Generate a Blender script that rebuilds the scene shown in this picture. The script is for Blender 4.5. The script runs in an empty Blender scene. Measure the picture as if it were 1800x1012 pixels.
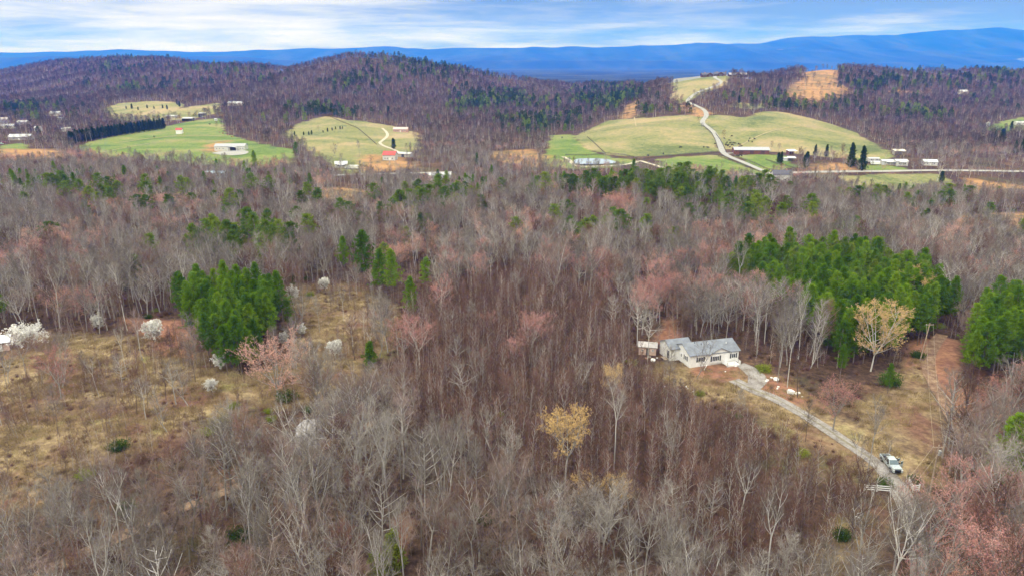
import bpy, math, random
import numpy as np
from mathutils import Vector, Matrix, Euler
R = math.radians
random.seed(7)
rng = np.random.default_rng(7)
S = bpy.context.scene
C = S.collection

# ------------------------------------------------------------------ camera, world, sun, exposure
CAMZ, PITCH, FPX, CX, CY = 75.0, R(17.1), 1285.0, 900.0, 506.0
cam = bpy.data.objects.new('camera', bpy.data.cameras.new('camera'))
C.objects.link(cam)
cam.location = (0, 0, CAMZ)
cam.rotation_euler = (math.pi/2 - PITCH, 0, 0)
cam.data.sensor_width = 36.0
cam.data.lens = 36.0*FPX/1800.0
cam.data.clip_start = 0.5
cam.data.clip_end = 60000
S.camera = cam

SUN_EL, SUN_AZ = R(46), R(215)          # azimuth clockwise from +Y: behind the camera and to its left
sd = bpy.data.lights.new('sun', 'SUN'); sd.energy = 1.5; sd.angle = R(12); sd.color = (1.0, 0.96, 0.9)
sun = bpy.data.objects.new('sun', sd); C.objects.link(sun)
sun.rotation_euler = Vector((math.sin(SUN_AZ)*math.cos(SUN_EL), math.cos(SUN_AZ)*math.cos(SUN_EL), math.sin(SUN_EL))).to_track_quat('Z', 'Y').to_euler()

W = bpy.data.worlds.new("World"); S.world = W; W.use_nodes = True
nt = W.node_tree; nt.nodes.clear()
def N(t, tree=None, **kw):
    n = (tree or nt).nodes.new(t)
    for k, v in kw.items(): setattr(n, k, v)
    return n
def LK(a, b, tree=None): (tree or nt).links.new(a, b)
wo = N('ShaderNodeOutputWorld'); bg = N('ShaderNodeBackground'); bg.inputs['Strength'].default_value = 0.1
sky = N('ShaderNodeTexSky', sky_type='NISHITA'); sky.sun_disc = False; sky.sun_elevation = SUN_EL; sky.sun_rotation = SUN_AZ
tc = N('ShaderNodeTexCoord'); sx = N('ShaderNodeSeparateXYZ'); LK(tc.outputs['Generated'], sx.inputs[0])
mp = N('ShaderNodeMapping'); mp.inputs['Scale'].default_value = (3.0, 3.0, 30.0); mp.inputs['Location'].default_value = (0.35, 0.0, 0.2)
mp.inputs['Rotation'].default_value = (0, R(2.0), 0)
LK(tc.outputs['Generated'], mp.inputs[0])
n1 = N('ShaderNodeTexNoise'); n1.inputs['Scale'].default_value = 1.9; n1.inputs['Detail'].default_value = 12; n1.inputs['Roughness'].default_value = .60; n1.inputs['Distortion'].default_value = .25
LK(mp.outputs[0], n1.inputs['Vector'])
n2 = N('ShaderNodeTexNoise'); n2.inputs['Scale'].default_value = .55; n2.inputs['Detail'].default_value = 4
LK(mp.outputs[0], n2.inputs['Vector'])
def math_(op, a, b=None, tree=None, clamp=False):
    n = N('ShaderNodeMath', tree, operation=op, use_clamp=clamp)
    for i, v in enumerate((a, b)):
        if v is None: continue
        if isinstance(v, (int, float)): n.inputs[i].default_value = v
        else: LK(v, n.inputs[i], tree)
    return n.outputs[0]
def ramp(fac, stops, tree=None, interp='LINEAR'):
    r = N('ShaderNodeValToRGB', tree); cr = r.color_ramp; cr.interpolation = interp
    while len(cr.elements) < len(stops): cr.elements.new(.5)
    for e, (p, c) in zip(cr.elements, stops): e.position = p; e.color = (*c, 1)
    LK(fac, r.inputs[0], tree)
    return r.outputs[0]
def mixc(f, a, b, tree=None, mode='MIX'):
    m = N('ShaderNodeMix', tree, data_type='RGBA', blend_type=mode)
    for s, v in ((0, f), (6, a), (7, b)):
        if isinstance(v, (int, float)): m.inputs[s].default_value = v
        elif isinstance(v, tuple): m.inputs[s].default_value = (*v, 1)
        else: LK(v, m.inputs[s], tree)
    return m.outputs[2]
cl = math_('ADD', math_('MULTIPLY', n1.outputs['Fac'], .62), math_('MULTIPLY', n2.outputs['Fac'], .38))
# darker bank of cloud towards +X, higher up; a bright band low at the horizon
bank = math_('MULTIPLY', math_('ADD', math_('MULTIPLY', sx.outputs['X'], .34), .05), math_('MULTIPLY', sx.outputs['Z'], 12.0, clamp=True))
low = math_('SUBTRACT', 1.0, math_('MULTIPLY', sx.outputs['Z'], 26.0), clamp=True)
cl = math_('ADD', math_('SUBTRACT', cl, bank), math_('MULTIPLY', low, .16))
cc = ramp(cl, [(.40, (.20, .285, .30)), (.48, (.38, .44, .43)), (.555, (.64, .68, .64)), (.62, (.88, .88, .82)), (.70, (1.06, 1.03, .94))])
zf = N('ShaderNodeMapRange'); zf.inputs[1].default_value = .10; zf.inputs[2].default_value = .6; zf.inputs[3].default_value = 7.6; zf.inputs[4].default_value = 21.0
LK(sx.outputs['Z'], zf.inputs[0])
vm = N('ShaderNodeVectorMath', operation='SCALE'); zm = N('ShaderNodeMapRange'); zm.inputs[1].default_value = .08; zm.inputs[2].default_value = .35; LK(sx.outputs['Z'], zm.inputs[0])
cc = mixc(zm.outputs[0], cc, (.97, .95, .90))
LK(cc, vm.inputs[0]); LK(zf.outputs[0], vm.inputs['Scale'])
wcol = mixc(.9, sky.outputs[0], vm.outputs[0])
LK(wcol, bg.inputs['Color']); LK(bg.outputs[0], wo.inputs[0])

S.view_settings.view_transform = 'Standard'; S.view_settings.look = 'None'; S.view_settings.gamma = 1.0
S.view_settings.exposure = 0.36
S.render.engine = 'CYCLES'
cy = S.cycles
cy.max_bounces = 5; cy.diffuse_bounces = 2; cy.glossy_bounces = 2; cy.transmission_bounces = 2; cy.volume_bounces = 1; cy.transparent_max_bounces = 8
cy.caustics_reflective = False; cy.caustics_refractive = False
cy.use_denoising = True
try: cy.denoiser = 'OPENIMAGEDENOISE'; cy.denoising_input_passes = 'RGB_ALBEDO_NORMAL'
except Exception: pass
cy.use_adaptive_sampling = False

# ------------------------------------------------------------------ ground shape
cp, sp = math.cos(PITCH), math.sin(PITCH)
def raydir(px, py):
    r = (np.asarray(px, float)-CX)/FPX; u = -(np.asarray(py, float)-CY)/FPX
    return r, cp + u*sp, -sp + u*cp
def topix(x, y, z):
    z = z - CAMZ
    fwd = y*cp - z*sp; up = y*sp + z*cp
    fwd = np.where(fwd < 1e-3, 1e-3, fwd)
    return CX + FPX*x/fwd, CY - FPX*up/fwd
def vnoise(x, y, seed=0):
    x = np.asarray(x, float); y = np.asarray(y, float)
    xi = np.floor(x).astype(np.int64); yi = np.floor(y).astype(np.int64); fx = x-xi; fy = y-yi
    fx = fx*fx*(3-2*fx); fy = fy*fy*(3-2*fy)
    def h(a, b):
        n = (a*374761393 + b*668265263 + seed*974634777) & 0xffffffff
        n = ((n ^ (n >> 13))*1274126177) & 0xffffffff
        return ((n ^ (n >> 16)) & 0xffff)/65535.0
    return (h(xi, yi)*(1-fx)+h(xi+1, yi)*fx)*(1-fy) + (h(xi, yi+1)*(1-fx)+h(xi+1, yi+1)*fx)*fy
def fbm(x, y, seed=0, o=4):
    s = 0; a = .5
    for k in range(o): s = s + a*(vnoise(x*2**k, y*2**k, seed+k)-.5); a *= .5
    return s
# what the photo shows of the hills: per picture column, (distance, picture row of the ground)
PROF = {
 -350: [(700,256),(1000,215),(1500,180),(2200,150),(2700,133)],
 0: [(700,256),(1000,215),(1300,190),(1700,170),(2100,148),(2500,134)],
 100: [(700,256),(1000,214),(1300,186),(1700,160),(2100,132),(2450,114)],
 200: [(700,256),(900,224),(1200,188),(1600,160),(2000,130),(2400,106)],
 300: [(700,256),(900,220),(1150,183),(1500,159),(1900,128),(2300,106)],
 430: [(700,255),(900,218),(1150,186),(1450,161),(1800,127),(2000,119)],
 520: [(700,252),(950,206),(1200,180),(1500,138),(1750,115)],
 620: [(700,254),(950,208),(1250,178),(1500,133),(1700,102)],
 720: [(700,256),(950,218),(1250,182),(1500,138),(1720,109)],
 800: [(700,256),(950,221),(1250,187),(1500,148),(1750,124)],
 900: [(700,257),(950,222),(1250,196),(1500,170),(1850,146)],
 1000: [(700,257),(950,221),(1250,196),(1600,170),(2000,155)],
 1100: [(650,266),(850,215),(1000,197),(1300,180),(1800,157)],
 1160: [(650,266),(850,207),(1000,185),(1150,162),(1250,149),(1400,148)],
 1210: [(650,266),(850,204),(950,181),(1050,161),(1180,138)],
 1250: [(650,266),(850,203),(950,184),(1050,156),(1180,131)],
 1300: [(650,266),(850,203),(1000,186),(1150,134),(1190,130)],
 1360: [(650,266),(800,215),(900,196),(1050,188),(1250,157),(1500,132)],
 1430: [(650,266),(800,222),(900,205),(1050,186),(1250,152),(1450,126)],
 1480: [(650,267),(800,230),(950,206),(1100,183),(1300,150),(1500,119)],
 1560: [(650,268),(850,238),(1000,212),(1200,184),(1400,152),(1550,124)],
 1660: [(650,268),(850,240),(1100,205),(1400,178),(1700,132)],
 1800: [(650,268),(850,236),(1100,200),(1400,168),(1800,130)],
 2200: [(650,268),(850,236),(1100,200),(1400,168),(1800,130)],
}
GD = np.concatenate([np.arange(500, 3000, 25.0), np.arange(3000, 6200, 200.0)])
cols_u, cols_z, cols_crest = [], [], []
for px in sorted(PROF):
    pts = PROF[px]; D = [500.0]; Z = [0.0]
    for d, py in pts:
        _, vy, vz = raydir(px, py); D.append(d); Z.append(float(CAMZ + d*vz/vy))
    cr = D[-1]; zc = Z[-1]
    D += [cr+300, cr+900, cr+1800, 6500]; Z += [zc*.72-4, zc*.25-12, -22, -30]
    cols_u.append((px-CX)/FPX/1.03); cols_z.append(np.interp(GD, D, Z)); cols_crest.append(cr)
cols_u = np.array(cols_u); cols_z = np.array(cols_z); cols_crest = np.array(cols_crest)
GU = np.linspace(cols_u[0], cols_u[-1], 160)
ZG = np.array([np.interp(GU, cols_u, cols_z[:, k]) for k in range(len(GD))]).T
def blur(a, k, axis):
    w = np.hanning(2*k+3)[1:-1]; w /= w.sum(); p = [(0, 0), (0, 0)]; p[axis] = (k, k)
    b = np.pad(a, p, mode='edge'); out = 0
    for i in range(2*k+1):
        out = out + w[i]*(b[i:i+a.shape[0]] if axis == 0 else b[:, i:i+a.shape[1]])
    return out
ZG = blur(blur(ZG, 2, 0), 2, 1)
def H(x, y):
    x = np.asarray(x, float); y = np.asarray(y, float)
    u = np.clip(x/np.maximum(y, 300.0), GU[0], GU[-1]); d = np.clip(y, 500, 6100)
    fu = (u-GU[0])/(GU[1]-GU[0]); iu = np.clip(np.floor(fu).astype(int), 0, len(GU)-2); fu = fu-iu
    idd = np.clip(np.searchsorted(GD, d, side='right')-1, 0, len(GD)-2); fd = (d-GD[idd])/(GD[idd+1]-GD[idd])
    z = (ZG[iu, idd]*(1-fu)+ZG[iu+1, idd]*fu)*(1-fd) + (ZG[iu, idd+1]*(1-fu)+ZG[iu+1, idd+1]*fu)*fd
    z = z + (9*fbm(x/260, y/260, 3, 3) - 58*np.abs(fbm(x/170+.6*fbm(x/300, y/300, 6, 2), y/420, 4, 3)) + 7)*np.clip((y-1150)/500, 0, 1)*np.clip((5200-y)/1500, 0, 1)
    z = z + 2.6*fbm(x/70, y/70, 11, 3)*np.clip((650-y)/200, 0, 1)
    ux = x/np.maximum(y, 300.0)
    z = z - np.interp(ux, [-.45, -.1, .0, .3, .5], [1.0, 6.0, 7.0, 9.0, 12.0])*np.exp(-((y-485)/np.interp(ux, [.25, .5], [52.0, 85.0]))**2)
    z = z + 8.5*np.exp(-(((x-98)/52)**2 + ((y-392)/45)**2)) + 4.0*np.exp(-(((x+120)/60)**2 + ((y-430)/40)**2)) + 5.0*np.exp(-(((x+260)/80)**2 + ((y-470)/60)**2))
    return z
def at(px, py, far=9000):
    """photo pixel -> ground point, by walking along the line of sight; a sight line that just clears a crest lands on it"""
    r, vy, vz = raydir(px, py)
    ts = np.geomspace(30, far, 1500)
    hh = CAMZ + ts*vz/vy - H(ts*r/vy, ts)
    if far < 9000 and not (hh < 0).any():
        y = float(ts[np.argmin(np.where(ts > far*.75, hh, 1e9))]); x = float(y*r/vy); return Vector((x, y, float(H(x, y))))
    k = np.argmax(hh < 0) if (hh < 0).any() else len(ts)-1
    a, b = ts[max(k-1, 0)], ts[k]
    for _ in range(30):
        m = (a+b)/2
        if CAMZ + m*vz/vy - H(m*r/vy, m) < 0: b = m
        else: a = m
    y = float(b); x = float(y*r/vy)
    return Vector((x, y, float(H(x, y))))
def wpoly(poly): return np.array([at(*p)[:2] for p in poly])
def inpoly(x, y, P):
    x = np.asarray(x, float); y = np.asarray(y, float); c = np.zeros(x.shape, bool); n = len(P)
    for i in range(n):
        x1, y1 = P[i][0], P[i][1]; x2, y2 = P[(i+1) % n][0], P[(i+1) % n][1]
        if y1 == y2: continue
        c ^= ((y1 > y) != (y2 > y)) & (x < (x2-x1)*(y-y1)/(y2-y1)+x1)
    return c
def segdist(x, y, P, closed=False):
    d = np.full(np.shape(x), 1e9); n = len(P)
    for i in range(n if closed else n-1):
        ax, ay = P[i][0], P[i][1]; bx, by = P[(i+1) % n][0], P[(i+1) % n][1]
        L = (bx-ax)**2+(by-ay)**2+1e-9
        t = np.clip(((x-ax)*(bx-ax)+(y-ay)*(by-ay))/L, 0, 1)
        d = np.minimum(d, np.hypot(x-ax-t*(bx-ax), y-ay-t*(by-ay)))
    return d
def sdf(x, y, P):
    d = segdist(x, y, P, True)
    return np.where(inpoly(x, y, P), d, -d)

# ------------------------------------------------------------------ object helpers
def tag(o, label=None, cat=None, group=None, kind=None):
    if label: o['label'] = label
    if cat: o['category'] = cat
    if group: o['group'] = group
    if kind: o['kind'] = kind
    return o
def mk_mesh(name, V, F, mats, midx=None, smooth=False):
    me = bpy.data.meshes.new(name); V = np.asarray(V, np.float32)
    if isinstance(F, np.ndarray):
        n, k = F.shape
        me.vertices.add(len(V)); me.vertices.foreach_set('co', V.ravel())
        me.loops.add(n*k); me.loops.foreach_set('vertex_index', F.astype(np.int32).ravel())
        me.polygons.add(n); me.polygons.foreach_set('loop_start', np.arange(0, n*k, k, dtype=np.int32))
        me.update(calc_edges=True)
    else:
        me.from_pydata([tuple(v) for v in V], [], F); me.update()
    for m in (mats if isinstance(mats, (list, tuple)) else [mats]): me.materials.append(m)
    if midx is not None: me.polygons.foreach_set('material_index', np.asarray(midx, np.int32))
    if smooth: me.polygons.foreach_set('use_smooth', np.ones(len(me.polygons), bool))
    return me
def link(name, me, parent=None, loc=None, rz=None):
    o = bpy.data.objects.new(name, me); C.objects.link(o)
    if parent: o.parent = parent
    if loc is not None: o.location = loc
    if rz is not None: o.rotation_euler = (0, 0, rz)
    return o
def thing(name, loc, rz, label, cat, group=None):
    o = bpy.data.objects.new(name, None); C.objects.link(o); o.empty_display_size = .3
    o.location = loc; o.rotation_euler = (0, 0, rz)
    return tag(o, label, cat, group)
def dup(root, loc, rz, sc=1.0, label=None, group=None, tilt=(0, 0)):
    r = root.copy(); C.objects.link(r); r.location = loc; r.rotation_euler = (tilt[0], tilt[1], rz); r.scale = (sc, sc, sc) if not hasattr(sc, '__len__') else sc
    if label: r['label'] = label
    if group: r['group'] = group
    for ch in root.children:
        c = ch.copy(); C.objects.link(c); c.parent = r
        for g in ch.children:
            d = g.copy(); C.objects.link(d); d.parent = c
    return r
class MB:
    """collects boxes, prisms and tubes for one mesh"""
    def __init__(s): s.v = []; s.f = []
    def add(s, V, F):
        b = len(s.v); s.v += [tuple(v) for v in V]; s.f += [tuple(i+b for i in f) for f in F]; return s
    def box(s, x0, x1, y0, y1, z0, z1):
        return s.add([(x0,y0,z0),(x1,y0,z0),(x1,y1,z0),(x0,y1,z0),(x0,y0,z1),(x1,y0,z1),(x1,y1,z1),(x0,y1,z1)],
                     [(0,3,2,1),(4,5,6,7),(0,1,5,4),(1,2,6,5),(2,3,7,6),(3,0,4,7)])
    def prism(s, prof, a0, a1, axis='y'):
        """closed profile extruded along an axis; profile coordinates are the two other axes in order"""
        n = len(prof)
        mkp = {'y': lambda p, a: (p[0], a, p[1]), 'x': lambda p, a: (a, p[0], p[1]), 'z': lambda p, a: (p[0], p[1], a)}[axis]
        V = [mkp(p, a0) for p in prof]+[mkp(p, a1) for p in prof]
        return s.add(V, [tuple(range(n)), tuple(range(2*n-1, n-1, -1))]+[(i, i+n, (i+1) % n+n, (i+1) % n) for i in range(n)])
    def tube(s, p0, p1, r0, r1=None, n=8):
        p0 = Vector(p0); p1 = Vector(p1); r1 = r0 if r1 is None else r1
        q = (p1-p0).to_track_quat('Z', 'Y'); V = []
        for p, r in ((p0, r0), (p1, r1)):
            for i in range(n):
                a = 2*math.pi*i/n; V.append(p+q @ Vector((r*math.cos(a), r*math.sin(a), 0)))
        return s.add(V, [tuple(range(n-1, -1, -1)), tuple(range(n, 2*n))]+[(i, (i+1) % n, (i+1) % n+n, i+n) for i in range(n)])
    def obj(s, name, mat, parent=None, bevel=0, loc=None, rz=None):
        me = mk_mesh(name, s.v, s.f, mat); o = link(name, me, parent, loc, rz)
        if bevel:
            b = o.modifiers.new('bevel', 'BEVEL'); b.width = bevel; b.segments = 2
        return o

# ------------------------------------------------------------------ materials
MATS = {}
def newmat(name):
    m = bpy.data.materials.new(name); m.use_nodes = True; m.node_tree.nodes.clear()
    return m, m.node_tree
def finish(t, col, rough=.9, metal=0, spec=.3, bump=None):
    o = N('ShaderNodeOutputMaterial', t); p = N('ShaderNodeBsdfPrincipled', t)
    if isinstance(col, tuple): p.inputs['Base Color'].default_value = (*col, 1)
    else: LK(col, p.inputs['Base Color'], t)
    p.inputs['Roughness'].default_value = rough; p.inputs['Metallic'].default_value = metal; p.inputs['Specular IOR Level'].default_value = spec
    if bump is not None:
        b = N('ShaderNodeBump', t); b.inputs['Strength'].default_value = .5; b.inputs['Distance'].default_value = .15
        LK(bump, b.inputs['Height'], t); LK(b.outputs[0], p.inputs['Normal'], t)
    LK(p.outputs[0], o.inputs[0], t); return p
def noise(t, scale, detail=3, vec=None, rough=.55, dist=0):
    n = N('ShaderNodeTexNoise', t); n.inputs['Scale'].default_value = scale; n.inputs['Detail'].default_value = detail; n.inputs['Roughness'].default_value = rough; n.inputs['Distortion'].default_value = dist
    if vec is None: vec = N('ShaderNodeTexCoord', t).outputs['Object']
    LK(vec, n.inputs['Vector'], t); return n.outputs['Fac']
def paint(name, c, rough=.6, var=.18, scale=1.3, metal=0, spec=.3):
    """a painted, weathered surface: colour with soft uneven wear"""
    if name in MATS: return MATS[name]
    m, t = newmat(name); f = noise(t, scale, 5)
    lo = tuple(v*(1-var) for v in c); hi = tuple(min(v*(1+var), .95) for v in c)
    finish(t, ramp(f, [(.3, lo), (.7, hi)], t), rough, metal, spec); MATS[name] = m; return m
def veg(name, stops, scale=.35, rand=.55, transl=0.0, stand=False):
    """bark, twigs or leaves: each plant draws its own tone, clumps differ a little"""
    m, t = newmat(name); oi = N('ShaderNodeObjectInfo', t)
    f = noise(t, scale, 2)
    f2 = math_('ADD', math_('MULTIPLY', oi.outputs['Random'], rand, t), math_('MULTIPLY', f, 1-rand, t), t)
    if stand: f2 = math_('ADD', math_('MULTIPLY', f2, .45, t), math_('MULTIPLY', noise(t, .009, 4, N('ShaderNodeNewGeometry', t).outputs['Position'], .65), .55, t), t)  # broad patches: differing tree stands, plus shading of hill folds put into the colour
    c = ramp(f2, stops, t)
    o = N('ShaderNodeOutputMaterial', t); d = N('ShaderNodeBsdfDiffuse', t); LK(c, d.inputs[0], t)
    if transl:
        tr = N('ShaderNodeBsdfTranslucent', t); LK(c, tr.inputs[0], t); mx = N('ShaderNodeMixShader', t); mx.inputs[0].default_value = transl
        LK(d.outputs[0], mx.inputs[1], t); LK(tr.outputs[0], mx.inputs[2], t); LK(mx.outputs[0], o.inputs[0], t)
    else: LK(d.outputs[0], o.inputs[0], t)
    MATS[name] = m; return m
barkG = veg('grey_bark', [(.1, (.17,.155,.135)), (.5, (.38,.36,.33)), (.9, (.66,.635,.60))], 1.2)
barkB = veg('brown_bark', [(.1, (.10,.075,.06)), (.5, (.17,.13,.105)), (.9, (.28,.23,.19))], 1.2)
barkP = veg('pine_bark', [(.1, (.10,.075,.065)), (.5, (.19,.15,.13)), (.9, (.30,.25,.22))], 1.2)
twigG = veg('grey_twig', [(.1, (.10,.085,.074)), (.5, (.205,.182,.16)), (.9, (.38,.35,.315))])
twigK = veg('pinkish_twig', [(.1, (.15,.105,.09)), (.5, (.245,.18,.155)), (.9, (.34,.265,.235))])
twigB = veg('brown_twig', [(.1, (.06,.036,.03)), (.5, (.15,.08,.063)), (.9, (.26,.155,.122))])
budR = veg('red_maple_bud', [(.1, (.42,.18,.155)), (.5, (.52,.25,.22)), (.9, (.56,.31,.275))])
budS = veg('salmon_bud', [(.1, (.54,.28,.21)), (.5, (.64,.36,.28)), (.9, (.68,.42,.34))])
budY = veg('golden_bud', [(.1, (.42,.28,.11)), (.5, (.54,.37,.16)), (.9, (.60,.43,.20))])
petal = veg('white_petal', [(.1, (.66,.65,.60)), (.5, (.76,.75,.71)), (.9, (.84,.83,.8))])
pineL = veg('bright_pine_needle', [(.15, (.045,.105,.01)), (.42, (.105,.205,.013)), (.66, (.18,.30,.018)), (.92, (.30,.40,.035))], .5, .45, .3)
pineO = veg('olive_pine_needle', [(.15, (.065,.12,.018)), (.5, (.14,.22,.028)), (.9, (.28,.34,.05))], .5, .5, .3)
pineD = veg('dark_conifer_needle', [(.1, (.022,.046,.016)), (.5, (.042,.078,.024)), (.9, (.075,.115,.034))], .5, .5, .1)
leafY = veg('yellow_green_leaf', [(.1, (.12,.16,.025)), (.5, (.22,.27,.04)), (.9, (.34,.36,.06))], .6, .4, .3)
leafG = veg('dark_green_leaf', [(.1, (.03,.06,.015)), (.5, (.06,.11,.022)), (.9, (.11,.16,.03))], .6, .4, .2)
straw = veg('dry_grass_blade', [(.1, (.15,.105,.06)), (.45, (.28,.21,.115)), (.75, (.39,.31,.17)), (.95, (.20,.23,.08))], .2, .6)
brushB = veg('dry_brush_stem', [(.1, (.055,.036,.026)), (.5, (.11,.075,.052)), (.9, (.22,.165,.115))], .4, .6)

# ------------------------------------------------------------------ zones on the ground, outlined by what the photo shows
Z = {}
Z['pasture'] = [  # pale green and tan grazing land
 [(178,192),(215,181),(262,178),(322,182),(318,192),(345,186),(386,181),(390,196),(352,207),(322,212),(275,213),(205,212)],
 [(498,236),(528,216),(575,204),(612,212),(640,214),(690,222),(735,234),(738,262),(700,272),(650,300),(596,303),(562,276)],
 [(1008,243),(1034,228),(1065,213),(1140,207),(1234,204),(1244,222),(1262,250),(1266,267),(1130,276),(1062,272),(1030,262)],
 [(1234,206),(1262,202),(1308,208),(1335,198),(1364,196),(1440,212),(1500,232),(1535,250),(1566,268),(1540,277),(1470,277),(1380,269),(1300,265),(1268,262),(1252,236)],
 [(1150,150),(1185,139),(1240,133),(1300,131),(1316,136),(1278,149),(1248,160),(1214,176),(1196,182),(1178,172),(1186,160)],
 [(1276,186),(1300,181),(1345,183),(1362,188),(1320,192)],
 [(1480,309),(1560,306),(1652,307),(1690,326),(1640,345),(1560,345),(1490,326)],
 [(1330,310),(1352,310),(1352,320),(1330,321)],
]
Z['green'] = [    # fresh green grass
 [(128,258),(180,244),(232,232),(296,222),(330,214),(388,208),(398,236),(430,246),(520,266),(510,288),(440,296),(380,290),(300,284),(180,276)],
 [(952,280),(964,256),(968,238),(1004,236),(1034,262),(1064,274),(1116,284),(1118,288),(1096,292),(1010,298),(960,292)],
 [(1156,292),(1160,280),(1252,272),(1284,282),(1342,306),(1300,312),(1200,304)],
 [(1288,273),(1352,272),(1400,276),(1392,292),(1366,303),(1338,302)],
 [(1466,268),(1560,268),(1568,277),(1546,284),(1490,282)],
 [(1510,292),(1545,288),(1600,296),(1585,301),(1510,299)],
 [(598,300),(640,280),(662,276),(662,298),(640,304),(600,306)],
 [(0,256),(40,250),(52,262),(0,276)],[(1728,226),(1762,214),(1800,206),(1820,226),(1756,236)],
 [(684,238),(724,231),(728,239),(690,243)],
]
Z['orange'] = [   # cleared slope of broom grass and clay, bare banks
 [(1376,170),(1392,152),(1412,140),(1436,124),(1462,117),(1474,122),(1470,146),(1502,160),(1480,170),(1436,186),(1404,180)],
 [(1092,208),(1102,186),(1122,176),(1128,182),(1112,208)],[(1196,186),(1226,186),(1250,200),(1232,206),(1216,200)],
 [(640,270),(700,276),(740,296),(660,300),(628,304)],[(1420,288),(1490,290),(1520,301),(1440,302)],
 [(1660,392),(1700,376),(1800,372),(1860,380),(1860,408),(1760,410)],[(1640,330),(1720,316),(1820,330),(1820,352),(1720,350)],
 [(560,344),(600,330),(640,336),(650,356),(590,362)],[(1560,160),(1640,158),(1640,163),(1560,166)],
 [(860,268),(930,262),(962,276),(940,292),(870,284)],[(0,262),(90,262),(130,272),(60,282),(0,280)],
 [(356,262),(376,251),(402,248),(402,262),(372,270)],
]
Z['straw'] = [    # rough dry grass
 [(-60,600),(90,585),(200,590),(320,600),(400,650),(436,690),(420,716),(340,740),(270,780),(140,836),(70,890),(-80,930)],
 [(500,505),(560,498),(630,505),(700,545),(690,600),(650,650),(570,706),(430,712),(436,660),(520,620),(540,570),(500,548)],
 [(1120,650),(1180,640),(1300,640),(1380,672),(1500,745),(1648,806),(1660,850),(1616,880),(1560,860),(1440,790),(1320,716),(1180,690)],
 [(1585,640),(1620,630),(1650,690),(1676,745),(1640,820),(1560,770),(1490,720),(1560,690)],
 [(1420,1000),(1480,930),(1540,880),(1560,890),(1520,960),(1480,1040),(1420,1080)],
]
Z['red'] = [      # pine straw and raw red clay
 [(1590,648),(1600,602),(1655,590),(1690,600),(1690,660),(1730,745),(1690,752),(1650,690),(1620,640)],
 [(1206,652),(1240,640),(1300,646),(1290,664),(1220,664)],[(1320,650),(1380,668),(1450,712),(1440,724),(1380,700),(1330,672)],
 [(210,560),(330,560),(340,640),(250,590)],[(660,960),(715,905),(730,950),(700,1000)],[(1160,560),(1190,560),(1190,600),(1160,600)],
]
ZW = {k: [wpoly(p) for p in v] for k, v in Z.items()}
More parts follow.
